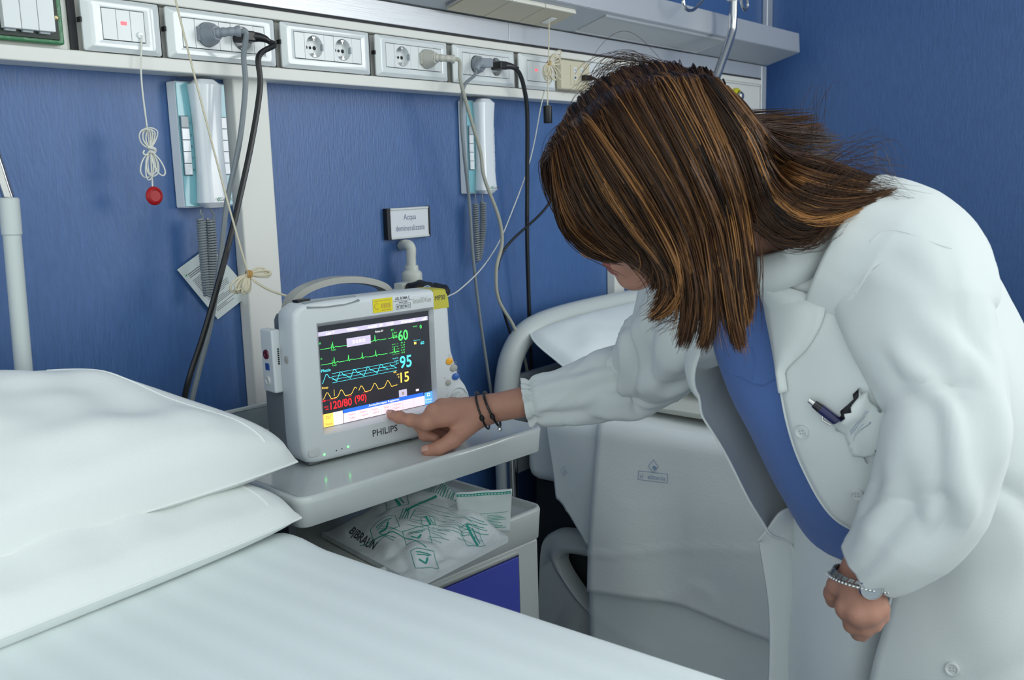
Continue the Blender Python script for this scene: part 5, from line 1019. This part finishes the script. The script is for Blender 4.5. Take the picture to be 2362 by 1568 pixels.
# ---- trousers
tro = []
for s, kn, an in zip((1, -1), KN, AN):
    hj = HIP + lH * s * .080 + A(0, 0, .06); cen = [hj + A(0, 0, .02), hj - A(0, 0, .10) + fH * .01, (hj + kn) / 2 + fH * .01, kn, (kn + an) / 2, an + A(0, 0, .01)]; rad = [(.12, .115), (.115, .105), (.10, .098), (.085, .085), (.078, .080), (.078, .08)]
    G = ringgrid([(c, fH, lH, r[0], r[0], r[1]) for c, r in zip(cen, rad)], 60, 48, [0] * 6, [360] * 6, True); n_ = normals(G); n_ = n_ * (1 if n_[30, 0] @ fH > 0 else -1)
    Q = np.stack([G @ lH * 10, G[..., 2] * 3, G @ fH * 10], -1); G = G + n_ * (.010 * vnoise(Q, 1, 7 + s) + .004 * vnoise(Q, 2.3, 3))[..., None]
    m = MB(); m.loft(G, caps=False); m.build('trouser_leg', 'trouser_white', WM, world=True, smooth=80, solid=.002)
    m = MB(); sh = [an - fH * .06 - Z3 * .04, an - Z3 * .035, an + fH * .08 - Z3 * .042, an + fH * .17 - Z3 * .048]; rings = []
    for c, (w, h) in zip(catmull(sh, 14), catmull([(.030, .030), (.040, .046), (.046, .036), (.026, .020)], 14)): rings.append([A(*(c[:2] + lH[:2] * w * math.cos(a)), max(.002, c[2] + h * math.sin(a))) for a in np.linspace(0, 2 * PI, 18, endpoint=False)])
    m.loft(rings); m.build('shoe', 'shoe_white', WM, world=True, smooth=60)
# ---- coat body: an open tube around the trunk, hanging below the hips
a0 = [-6, -7, -8, -10, -12, -9, 2, -2, -6, -13, -14]; a1 = [312, 316, 308, 299, 300, 304, 302, 304, 306, 306, 306]
NRc, NCc = 130, 130
G = ringgrid(CT, NRc, NCc, a0, a1); n_ = normals(G); n_ = n_ * (1 if (n_[40, 60] @ (G[40, 60] - CS[4])) > 0 else -1)
uu = np.linspace(0, 1, NRc)[:, None]; vv = np.linspace(0, 1, NCc)[None, :]
Q = np.stack([G @ lS * 8, G @ sS * 2.2, G @ fS * 8], -1); am = smooth01((uu - .03) / .15)
G = G + n_ * (am * (.012 * vnoise(Q, 1, 5) + .005 * vnoise(Q, 2.1, 6)) + .0035 * vnoise(np.stack([G[..., 0] * 14, G[..., 1] * 14, G[..., 2] * 9], -1), 1, 9))[..., None]
jj = smooth01((np.arange(NCc) - 104) / 25.)[None, :, None] ** 1.3 * (smooth01((uu - .08) / .2) * (1 - smooth01((uu - .62) / .12)))[..., None]; G = G + jj * (fS * .024 - lS * .008)
ridge = 1 - np.abs(vnoise(np.stack([G @ lS * 5 + G @ sS * 3, G @ sS * 4, G @ fS * 5], -1), 1, 31)); G = G - n_ * (am * .008 * np.clip((ridge - .86) / .14, 0, 1) ** 1.5)[..., None]
m = MB(); m.grid(G); coat = m.build('coat_body', 'coat_white', WM, world=True, smooth=80, solid=.003); GCo = G
# hem piping along the front edge
m = MB(); m.tube(G[4:105, 0] , .0022, 6); m.build('front_edge', 'coat_white', coat, world=True)
# collar and lapels
P_l = [(1760, 545, 1.10), (1752, 580, 1.105), (1762, 640, 1.10), (1785, 700, 1.10), (1822, 760, 1.10)]
# ---- sleeves
def sleeve(name, pts, rad, fo, fr=15., nr=110, nc=40, seed=0, amp=.006, rings=None, flat=.85, gather=False):
    C_ = arclen(catmull([p for p in pts], 300), nr); r = np.interp(np.linspace(0, 1, nr), [q[0] for q in rad], [q[1] for q in rad]); T_, U, V = frames(C_); a = np.linspace(0, 2 * PI, nc, endpoint=False); s = np.linspace(0, 1, nr)[:, None]
    dirs = np.cos(a)[None, :, None] * U[:, None] + np.sin(a)[None, :, None] * V[:, None]; fo = unit(fo); sq = 1 - (1 - flat) * np.abs(dirs @ fo) ** 2
    base = C_[:, None] + dirs * (r[:, None] * sq)[..., None]
    z_ = s * 0 + a[None] * 0; Q = np.stack([s * fr + 2.2 * np.cos(a)[None] + 1.5 * np.sin(2 * a)[None], np.cos(a)[None] * 1.6 + s * 3, np.sin(a)[None] * 1.6 + z_], -1)
    Q2 = np.stack([s * 4 + z_, np.cos(a)[None] * 2.5 + z_, np.sin(a)[None] * 2.5 + z_], -1)
    amp_s = np.interp(s[:, 0], *zip(*rings))[:, None] if rings else 1.
    w1 = vnoise(Q, 1, seed); w1 = np.sign(w1) * np.abs(w1) ** .8
    disp = amp * amp_s * w1 + amp * .8 * vnoise(Q2, 1, seed + 3)
    Q3 = np.stack([s * 7 + 1.1 * np.cos(a)[None] + .8 * np.sin(a + 4 * s), np.cos(a)[None] * 1.1 + s * 1.5, np.sin(a)[None] * 1.1 + z_], -1); rd = 1 - np.abs(vnoise(Q3 + 7.3, 1, seed + 11)); disp = disp - amp * .75 * np.minimum(amp_s, 1.2) * np.clip((rd - .72) / .28, 0, 1) ** 1.4
    if gather: gz = smooth01((s - .93) / .05); disp = disp * (1 - gz * .6) + gz * .0035 * np.sin(a[None] * 13 + 3 * np.sin(a * 3)[None]) - gz * .004 * np.exp(-((s - .972) / .008) ** 2)
    G = base + dirs * disp[..., None]; m = MB(); m.loft(G, caps=False); return m.build(name, 'coat_white', WM, world=True, smooth=80, solid=.0025), G
slvR, GR = sleeve('sleeve', [SR + cw((.05, -.035, -.02)), SR, K(1545, 800, 1.42), ER, K(1390, 890, 1.520), K(1300, 912, 1.528), K(1213, 928, 1.536)], [(0, .085), (.12, .080), (.34, .072), (.5, .070), (.62, .062), (.78, .052), (.90, .044), (.955, .0385), (.975, .0345), (1, .038)], cw((0, 0, 1)), seed=4, amp=.009, rings=[(0, .4), (.2, 1.), (.5, 1.5), (.68, .8), (.85, .35), (1, .2)], gather=True, nr=150, nc=64)
slvL, GL = sleeve('sleeve', [SL + cw((-.055, -.035, .03)), SL + cw((.0, .0, .0)), K(2122, 760, 1.075), K(2185, 920, 1.05), EL, K(2150, 1150, 1.065), K(2075, 1245, 1.09), K(2008, 1308, 1.118)], [(0, .090), (.12, .094), (.28, .085), (.40, .072), (.52, .064), (.62, .064), (.75, .062), (.88, .055), (.96, .046), (1, .041)], cw((0, 0, 1)), fr=9., seed=8, amp=.0085, rings=[(0, .2), (.2, .35), (.4, .8), (.55, 1.3), (.68, 1.1), (.8, .6), (.9, .4), (1, .2)], nr=150, nc=64, flat=.9)
# ---- lapel, collar, buttons, pocket
NCo = normals(GCo); NCo = NCo * (1 if (NCo[40, 60] @ (GCo[40, 60] - CS[4])) > 0 else -1)
rows = []
for i in range(2, 33):
    t = (i - 2) / 30; k = max(1.2, 9 * (1 - abs(2 * t - .8) ** 1.4)); row = []
    for s in np.linspace(0, 1, 8): j = s * k; j0 = int(j); f = j - j0; row.append((GCo[i, j0] * (1 - f) + GCo[i, j0 + 1] * f) + NCo[i, j0] * (.006 * math.sin(PI * min(1, s * 1.2)) + .005))
    rows.append(row)
m = MB(); m.grid(rows); m.build('lapel', 'coat_white', WM, world=True, smooth=80, solid=.0025)
rows = []
for j in range(0, NCc, 2):
    p, n = GCo[1, j], NCo[1, j]; upv = -sS; rows.append([p + n * .004, p + upv * .016 + n * .001, p + upv * .030 - n * .002, p + upv * .028 + n * .006, p + upv * .006 + n * .014, p - upv * .018 + n * .016])
m = MB(); m.grid(rows); m.build('collar', 'coat_white', WM, world=True, smooth=80, solid=.002)
pan = [[K(x, y, d) for x, y, d in row] for row in ([(1835, 1165, 1.335), (1800, 1180, 1.325), (1772, 1215, 1.322), (1748, 1246, 1.325)], [(1868, 1260, 1.375), (1835, 1270, 1.350), (1795, 1275, 1.340), (1752, 1262, 1.335)], [(1880, 1380, 1.385), (1850, 1390, 1.355), (1810, 1395, 1.352), (1772, 1390, 1.345)], [(1872, 1500, 1.39), (1848, 1505, 1.360), (1815, 1510, 1.362), (1775, 1512, 1.35)], [(1860, 1640, 1.39), (1840, 1640, 1.362), (1805, 1640, 1.365), (1768, 1640, 1.355)])]
Gp = np.array([catmull(r, 24) for r in pan]); Gp = catmull(Gp.reshape(5, -1), 60).reshape(60, 24, 3); m = MB(); m.grid(Gp); m.build('coat_front', 'coat_white', WM, world=True, smooth=80, solid=.003)
def coat_button(px, py, G=GCo):
    p, n, i = surf_px(G, px, py, .0025); m = MB(); m.lathe([(0, .0016), (.0052, .0014), (.0064, .0030), (.0078, .0030), (.0085, .0016), (.0085, -.001)], p, n, 24, caps=False); o = m.build('button', 'button_white', WM, world=True)
    u = unit(np.cross(n, A(.3, .2, 1))); v = np.cross(n, u)
    for a, b in ((1, 1), (1, -1), (-1, 1), (-1, -1)): m = MB(); m.disc(p + u * a * .0018 + v * b * .0018 + n * .0015, n, .0009, 8, .0004); m.build('button_hole', 'btn_grey', o, world=True)
for q in ((1846, 1003), (1970, 1150), (2090, 1352), (2190, 1556)): coat_button(*q)
# breast pocket
def px_patch(G, q, n, lift):
    Pq = patch([A(*p, 0) for p in q], n, n)[..., :2]; P = np.zeros((n, n, 3)); N_ = np.zeros((n, n, 3))
    for i in range(n):
        for j in range(n): P[i, j], N_[i, j], _ = surf_px(G, *Pq[i, j], 0.)
    for _ in range(3): P[1:-1, 1:-1] = (P[1:-1, 1:-1] * 2 + P[:-2, 1:-1] + P[2:, 1:-1] + P[1:-1, :-2] + P[1:-1, 2:]) / 6
    nm = unit(N_.mean((0, 1))); u, v = np.meshgrid(np.linspace(0, 1, n), np.linspace(0, 1, n), indexing='ij'); return P + nm * lift(u, v)[..., None], nm
PK = [(1922, 984), (1980, 900), (2072, 985), (1990, 1072)]
Pp, nP = px_patch(GCo, PK, 16, lambda u, v: .005 + .020 * np.exp(-(v / .30) ** 2) * np.sin(PI * np.clip(u, 0, 1)) ** .8 + .003 * np.sin(PI * u))
m = MB(); m.grid(Pp); pk = m.build('breast_pocket', 'coat_white', WM, world=True, smooth=80, solid=.002)
Pd, _ = px_patch(GCo, [(1922, 980), (1974, 898), (1996, 925), (1944, 1000)], 8, lambda u, v: .003 + 0 * u)
m = MB(); m.grid(Pd); m.build('pocket_mouth', 'sign_black', pk, world=True, solid=.001)
def onP(u, v, h=.0022): i, j = min(int(u * 15), 14), min(int(v * 15), 14); a, b = u * 15 - i, v * 15 - j; return Pp[i, j] * (1 - a) * (1 - b) + Pp[i + 1, j] * a * (1 - b) + Pp[i, j + 1] * (1 - a) * b + Pp[i + 1, j + 1] * a * b + nP * h
rg = random.Random(9)
def prn(mt, rows_, nm):
    m = MB()
    for v, u0, u1, w, dash in rows_:
        u = u0
        while u < u1:
            L_ = rg.uniform(.012, .03) if dash else (u1 - u0); m.grid([[onP(q, v - w), onP(q, v + w)] for q in np.linspace(u, min(u + L_, u1), 3 if dash else 12)]); u += L_ + .012
    m.build(nm, mt, pk, world=True, smooth=0)['kind'] = 'stuff'
prn('ink_stamp', [(.34, .22, .78, .009, True), (.39, .18, .80, .009, True)], 'pocket_print'); prn('ink_blue', [(.52, .12, .70, .006, True)], 'pocket_name'); prn('ink_stamp', [(.47, .25, .55, .0035, False)], 'pocket_line')
pa, pb = surf_px(GCo, 1945, 983, .006)[0], surf_px(GCo, 1880, 923, .011)[0]
PN = thing('pen', 'dark blue and black pen clipped in the coat pocket', 'pen', tuple(pa)); d_ = unit(pb - pa); L_ = np.linalg.norm(pb - pa)
m = MB(); m.tube([pa - d_ * .003, pa + d_ * (L_ - .016)], .0056, 14); m.build('barrel', 'pen_blue', PN, world=True)
m = MB(); m.tube([pa + d_ * (L_ - .0158), pa + d_ * (L_ - .006)], [.0056, .0046], 14); m.build('cap_end', 'pen_black', PN, world=True)
m = MB(); m.tube([pa + d_ * (L_ - .0058), pb + d_ * .001], [.0034, .0030], 12); m.build('push_button', 'chrome', PN, world=True)
sd = unit(np.cross(d_, unit(CAM - pb))); sd = sd if sd @ cw((0, 1, 0)) > 0 else -sd
m = MB(); m.tube([pa + d_ * (L_ - .022) + sd * .005, pa + d_ * (L_ - .024) + sd * .0085, pa + d_ * (L_ * .45) + sd * .0090, pa + d_ * .010 + sd * .0075], .0013, 8, 16); m.build('clip', 'chrome', PN, world=True)
# side pocket flap of the coat at the right edge, seam lines
for P in ([(1888, 541), (1950, 540), (1995, 548), (2030, 532), (2085, 532), (2150, 545), (2200, 562)],):
    m = MB(); m.tube(on_surf(np.concatenate([GL[:60], GL[:60, :1]], 1), P[2:], .0012), .0010, 5, 30); m.build('shoulder_seam', 'coat_white', WM, world=True)
# ---- bracelets and watch
def ring_path(c, ax, r, n=40, sx=1., ref=None):
    ax = unit(ax); u = unit(np.cross(ax, cw((0, 0, 1)) if ref is None else ref)); v = np.cross(ax, u); return np.array([np.asarray(c) + r * (math.cos(t) * u * sx + math.sin(t) * v) for t in np.linspace(0, 2 * PI, n, endpoint=False)])
axR = unit(WR - ER)
for k, (c, ax, nm) in enumerate(((K(1113, 946, 1.545), axR + cw((0, .12, 0)), 'cord_bracelet'), (K(1135, 943, 1.543), axR + cw((0, .25, 0)), 'cord_bracelet'))):
    P = ring_path(c, ax, .0305 if k else .0315, sx=1.0); m = MB(); m.tube(P, .0021 if k else .0017, 8, wrap=True); br = m.build(nm, 'cable_black', WM, world=True)
    px = proj_px(P); i = np.argmin(px[:, 2] - px[:, 1] * .0003); m = MB(); m.lathe([(0, -.0045), (.0032, -.004), (.0042, 0), (.0032, .004), (0, .0045)], P[i], np.gradient(P, axis=0)[i], 12, caps=False); m.build('knot', 'cable_black', br, world=True)
    if k: j = np.argmax(px[:, 1]); m = MB(); m.lathe([(0, -.004), (.003, -.003), (.0042, 0), (.003, .003), (0, .004)], P[j] - Z3 * .005, Z3, 12, caps=False); m.build('charm', 'bead', br, world=True)
axL = unit(WL - EL)
cB = K(1990, 1342, 1.116); P = ring_path(cB, axL + cw((.1, .5, -.4)), .0350, 56, 1.15); m = MB(); m.tube(P, .0012, 6, wrap=True); bb = m.build('bead_bracelet', 'steel', WM, world=True)
for p in P: m = MB(); m.lathe([(0, -.0017), (.0013, -.0012), (.0018, 0), (.0013, .0012), (0, .0017)], p, Z3, 8, caps=False); m.build('bead', 'bead', bb, world=True)
cW = K(1994, 1334, 1.116); P = ring_path(cW, axL + cw((.1, .4, -.3)), .0325, 30, 1.15); wt = thing('wrist_watch', 'steel wrist watch under the cuff of the hanging hand', 'watch', tuple(cW)); tg = np.gradient(P, axis=0)
for i in range(0, 30): m = MB(); a_ = unit(axL); b_ = unit(tg[i]); m.obox(P[i], b_ * .0032, a_ * .0050, np.cross(a_, b_) * .0011); m.build('link', 'steel', wt, world=True, bevel=.0004)
pxw = proj_px(P); i = np.argmin(np.hypot(pxw[:, 0] - 2010, pxw[:, 1] - 1360) + (pxw[:, 2] > np.median(pxw[:, 2])) * 500); n_ = unit(P[i] - cW)
m = MB(); m.lathe([(0, -.002), (.0125, -.002), (.0135, .002), (.0120, .0042), (.0112, .0042), (.0112, .0034), (0, .0034)], P[i], n_, 28, caps=False); m.build('case', 'chrome', wt, world=True)
m = MB(); m.disc(P[i] + n_ * .0035, n_, .0110, 24, .0003); fc_ = m.build('dial', 'alum_dark', wt, world=True)
# ================================================================ hair
def hair_mat():
    m = bpy.data.materials.new('hair'); m.use_nodes = True; MATS['hair'] = m; N, L = m.node_tree.nodes, m.node_tree.links; b = N['Principled BSDF']
    at = N.new('ShaderNodeAttribute'); at.attribute_name = 'tint'; L.new(at.outputs['Color'], b.inputs['Base Color']); b.inputs['Roughness'].default_value = .38; b.inputs['Specular IOR Level'].default_value = .32
hair_mat(); mat('hair_dark', (.016, .008, .004), .6)
SKR = A(.096, .077, .092)
def scalp_d(px, py, off):
    """depth where the pixel ray meets the head ellipsoid inflated by off (nearest approach if it misses)"""
    r = ray(px, py); o = CAM - HC; q = HAX @ o / (SKR + off); d = HAX @ r / (SKR + off); a, b, c = d @ d, q @ d, q @ q - 1; disc = b * b - a * c
    return (-b - math.sqrt(disc)) / a if disc > 0 else -b / a
def guide(P, off):
    out = []
    for k, p in enumerate(P):
        if len(p) == 3: out.append(K(*p)); continue
        o = off * smooth01(k / 1.5) + .012; out.append(K(p[0], p[1], scalp_d(p[0], p[1], o)))
    return np.array(out)
GA = [[(1300, 300), (1280, 370), (1282, 440), (1300, 510), (1335, 555, 1.125), (1370, 578, 1.12), (1395, 588, 1.12), (1415, 592, 1.12)],
      [(1312, 275), (1312, 360), (1332, 450), (1375, 520), (1430, 562, 1.09), (1480, 590, 1.08), (1515, 598, 1.075), (1545, 602, 1.07)],
      [(1330, 250), (1350, 340), (1390, 440), (1448, 525), (1512, 600, 1.06), (1530, 655, 1.06), (1498, 700, 1.07), (1454, 724, 1.08)],
      [(1350, 232), (1392, 335), (1448, 435), (1508, 530), (1556, 615, 1.05), (1562, 680, 1.055), (1535, 725, 1.06), (1495, 750, 1.07)],
      [(1375, 212), (1435, 315), (1500, 425), (1555, 530), (1585, 630, 1.045), (1592, 700, 1.05), (1585, 760, 1.055), (1566, 818, 1.06)],
      [(1405, 192), (1475, 300), (1545, 415), (1598, 530), (1622, 630, 1.04), (1628, 700, 1.045), (1618, 760, 1.05), (1592, 812, 1.055)],
      [(1445, 172), (1522, 280), (1592, 400), (1638, 515), (1658, 620, 1.04), (1670, 700, 1.045), (1685, 770, 1.05), (1702, 832, 1.055)],
      [(1490, 156), (1572, 255), (1640, 380), (1680, 495), (1698, 600, 1.045), (1706, 690, 1.05), (1714, 760, 1.055), (1716, 826, 1.06)],
      [(1535, 150), (1620, 240), (1682, 360), (1716, 470), (1732, 560, 1.055), (1738, 630, 1.06), (1735, 680, 1.065), (1728, 730, 1.07)]]
GB = [[(1535, 150), (1628, 218), (1698, 320), (1738, 430), (1765, 500, 1.06), (1812, 545, 1.055), (1868, 550, 1.05), (1915, 515, 1.06)],
      [(1555, 152), (1648, 218), (1716, 318), (1756, 410), (1798, 468, 1.06), (1870, 500, 1.05), (1950, 490, 1.05), (2040, 458, 1.06)],
      [(1575, 156), (1665, 225), (1730, 315), (1775, 395), (1838, 440, 1.065), (1920, 462, 1.055), (2000, 460, 1.055), (2076, 440, 1.065)],
      [(1595, 164), (1680, 236), (1740, 312), (1788, 375), (1850, 405, 1.085), (1930, 425, 1.08), (2010, 440, 1.08), (2077, 437, 1.08)],
      [(1612, 172), (1695, 248), (1750, 318), (1800, 365), (1868, 378, 1.11), (1940, 398, 1.11), (2015, 425, 1.105), (2072, 434, 1.10)],
      [(1625, 182), (1705, 258), (1758, 325), (1808, 368), (1870, 380, 1.15), (1940, 400, 1.15), (2015, 428, 1.14), (2068, 436, 1.13)]]
def mirror(Gs, drop):
    out = []
    for g in Gs: d = (g - HC) @ hL; q = g - 2 * d[:, None] * hL; out.append(q + (A(0, 0, -drop) * smooth01((np.arange(len(g)) - 2.5) / 4)[:, None]))
    return out
rngH = np.random.default_rng(5); HV, HC_, HR = [], [], []
def lock_hair(Gs, N, off, nclump, clump=.6, jit=.004, n=18, rad=.00075, light=1., cutmin=.86, sup=0, tip=.75, drift=.03):
    Gs = np.array(Gs); k = len(Gs); Gd = np.array([catmull(g, n) for g in Gs]); cc = np.sort((np.arange(nclump) + rngH.uniform(.1, .9, nclump)) / nclump); sc = np.linspace(.03, .97, sup) if sup else None
    ctint = rngH.uniform(0, 1, nclump) ** 1.9 * light; cwv = rngH.uniform(0, 6.28, (nclump, 2)); cofs = rngH.normal(0, 1, (nclump, 3)) * jit * .8; slen = rngH.uniform(.90, 1., max(sup, 1))
    flat = catmull(Gd.reshape(k, -1), 240).reshape(240, n, 3); t = np.linspace(0, 1, n)
    for _ in range(N):
        u = rngH.uniform(0, 1); ci = int(np.argmin(np.abs(cc - u + rngH.normal(0, .004)))); base = flat[np.clip(((u + rngH.normal(0, drift) * t) * 239).astype(int), 0, 239), np.arange(n)]; ctr = flat[int(cc[ci] * 239)]
        w = (clump * smooth01((t - .10) / .7))[:, None]; P = base * (1 - w) + ctr * w; cut = rngH.uniform(cutmin, 1.)
        if sup: si = int(np.argmin(np.abs(sc - cc[ci]))); w2 = (tip * smooth01((t - .50) / .48))[:, None]; P = P * (1 - w2) + flat[int(sc[si] * 239)] * w2; cut *= slen[si]
        lay = rngH.uniform(-1, .4); out = unit(base[6] - HC); P = P + out * (lay * off * np.sin(PI * np.clip(t * 1.05, 0, 1)) ** .7)[:, None]
        P = P + cofs[ci] * smooth01(t / .4)[:, None] + rngH.normal(0, 1, 3) * jit * (t * (1.2 - .75 * t))[:, None] + (np.sin(t * 7 + cwv[ci, 0])[:, None] * .0020 + np.sin(t * 13 + rngH.uniform(0, 6))[:, None] * .0006) * unit(rngH.normal(0, 1, 3))
        st_ = rngH.uniform(0, .07); P = np.stack([np.interp(st_ + t * (cut - st_), t, P[:, j]) for j in range(3)], 1)
        HV.append(P); HC_.append(float(np.clip(ctint[ci] * .72 + rngH.normal(.13, .13), 0, 1))); HR.append(rad * rngH.uniform(.7, 1.25))
def shell(p, off): q_ = HAX @ (p - HC); return HC + (p - HC) / np.linalg.norm(q_ / (SKR + off))
def from_part(g, o0=.024, o1=.028):
    """prepend points running from the parting (head midline) to the guide's second point"""
    mid = g[1] - hL * ((g[1] - HC) @ hL) * 1.22; mid = shell(mid + unit(mid - HC) * .02, o0)
    return np.vstack([mid, shell(mid * .62 + g[1] * .38 + unit((mid + g[1]) / 2 - HC) * .02, o1), shell(mid * .28 + g[1] * .72 + unit((mid + g[1]) / 2 - HC) * .01, o1 + .002), g[2:]])
gA = [from_part(guide(g, .026)) for g in GA]; gB = [from_part(guide(g, .030)) for g in GB]
lock_hair(gA, 6600, .018, 72, .55, .0036, n=20, sup=7, tip=.84); lock_hair(gB, 3800, .020, 38, .5, .0034, n=20, cutmin=.90, light=1.25)  # back hair tinted more golden, painting in the light that hits it
gA2 = [from_part(guide(g, .010), .008, .012) for g in GA]; lock_hair(gA2, 1500, .006, 24, .3, .004, n=20, light=.25, sup=7)
mA, mB = mirror(gA, .02), mirror(gB, .0); lock_hair(mA, 2200, .010, 120, .12, .0030, n=20, light=.8, rad=.0008, sup=8); lock_hair(mB, 600, .016, 16, .5, .0045, n=20, light=.6, rad=.0009)
lock_hair(gA, 700, .012, 90, .1, .008, n=20, sup=7, tip=.6, drift=.09, rad=.0006)
# loose fly-away hairs
def fly(P, N, sp, ln=1.):
    g = np.array([K(*p) for p in P]); gd = catmull(g, 20); t = np.linspace(0, 1, 20)
    for _ in range(N):
        q = gd + rngH.normal(0, 1, 3) * sp * (.25 + t)[:, None] + np.sin(t * rngH.uniform(3, 9) + rngH.uniform(0, 6))[:, None] * rngH.normal(0, 1, 3) * sp * .5; HV.append(q); HC_.append(rngH.uniform(.05, .5)); HR.append(.00028)
fly([(1800, 385, 1.1), (1850, 360, 1.1), (1870, 310, 1.1), (1872, 250, 1.1), (1880, 215, 1.1)], 14, .010); fly([(1830, 395, 1.09), (1900, 350, 1.09), (1960, 345, 1.09), (2010, 330, 1.09)], 16, .014); fly([(1880, 400, 1.08), (1960, 360, 1.08), (2030, 345, 1.08), (2060, 400, 1.08)], 14, .010)
fly([(1560, 170, 1.13), (1460, 135, 1.12), (1390, 160, 1.12), (1350, 230, 1.12)], 40, .010); fly([(1500, 165, 1.12), (1420, 170, 1.12), (1360, 215, 1.12), (1330, 250, 1.12)], 40, .008); fly([(1350, 260, 1.12), (1300, 290, 1.12), (1270, 340, 1.12), (1280, 430, 1.12), (1310, 520, 1.12)], 24, .006); fly([(1840, 470, 1.05), (1900, 440, 1.05), (1990, 410, 1.05), (2074, 425, 1.06)], 60, .010)
fly([(1560, 560, 1.05), (1580, 640, 1.05), (1560, 720, 1.06), (1500, 740, 1.07)], 20, .008); fly([(1740, 520, 1.05), (1800, 560, 1.045), (1880, 560, 1.045), (1930, 505, 1.05)], 50, .005)
def build_hair():
    P = np.array(HV); n, k = P.shape[:2]; R_ = np.array(HR); c = np.array(HC_); T_ = np.gradient(P, axis=1); T_ /= np.linalg.norm(T_, axis=2, keepdims=True) + 1e-9
    U = np.cross(T_, unit(cw((.3, .2, 1)))); U /= np.linalg.norm(U, axis=2, keepdims=True) + 1e-9; V_ = np.cross(T_, U); tap = np.interp(np.linspace(0, 1, k), [0, .1, .8, 1], [.8, 1, .9, .25])
    an = [0, 2 * PI / 3, 4 * PI / 3]; RG = np.stack([P + (R_[:, None] * tap)[..., None] * (math.cos(a) * U + math.sin(a) * V_) for a in an], 2)
    M = np.array(WM.matrix_basis.inverted()); vv = RG.reshape(-1, 3) @ M[:3, :3].T + M[:3, 3]
    b = (np.arange(n) * k * 3)[:, None, None]; i = np.arange(k - 1)[None, :, None] * 3; j = np.arange(3)[None, None, :]; j2 = (j + 1) % 3
    F = np.stack([b + i + j, b + i + j2, b + i + 3 + j2, b + i + 3 + j], -1).reshape(-1, 4)
    me = bpy.data.meshes.new('hair'); me.vertices.add(len(vv)); me.vertices.foreach_set('co', vv.astype(np.float32).ravel()); me.loops.add(F.size); me.loops.foreach_set('vertex_index', F.astype(np.int32).ravel()); me.polygons.add(len(F)); me.polygons.foreach_set('loop_start', np.arange(0, F.size, 4, dtype=np.int32)); me.update(calc_edges=True); me.polygons.foreach_set('use_smooth', np.ones(len(F), bool))
    dark, mid, gold = A(.0085, .0035, .0016), A(.070, .028, .0095), A(.36, .165, .052); cc = np.where(c[:, None] < .5, dark + (mid - dark) * (c[:, None] / .5), mid + (gold - mid) * ((c[:, None] - .5) / .5))
    col = np.ones((n, k, 3, 4), np.float32); tt = np.linspace(0, 1, k)[None, :, None, None]; col[..., :3] = cc[:, None, None, :] * (.85 + .55 * tt)
    at = me.attributes.new('tint', 'FLOAT_COLOR', 'POINT'); at.data.foreach_set('color', col.ravel()); me.materials.append(MATS['hair']); me.validate()
    o = bpy.data.objects.new('hair', me); COL.objects.link(o); o.parent = WM; o['kind'] = 'stuff'; return o
hair_o = build_hair()
# dark cap under the strands (keeps the face free)
m = MB(); rows = []
for th in np.linspace(0, PI, 26):
    row = []
    for ph in np.linspace(0, 2 * PI, 48, endpoint=False):
        d = A(math.sin(th) * math.cos(ph), math.sin(th) * math.sin(ph), math.cos(th)); face = smooth01((d[0] - .25) / .3) * smooth01((.55 - d[2]) / .3); row.append(hp(*(d * (SKR + .004 - .030 * face) + A(-.006, 0, .004))))
    rows.append(row)
m.loft(rows, caps=False); m.build('hair_base', 'hair_dark', WM, world=True, smooth=180)
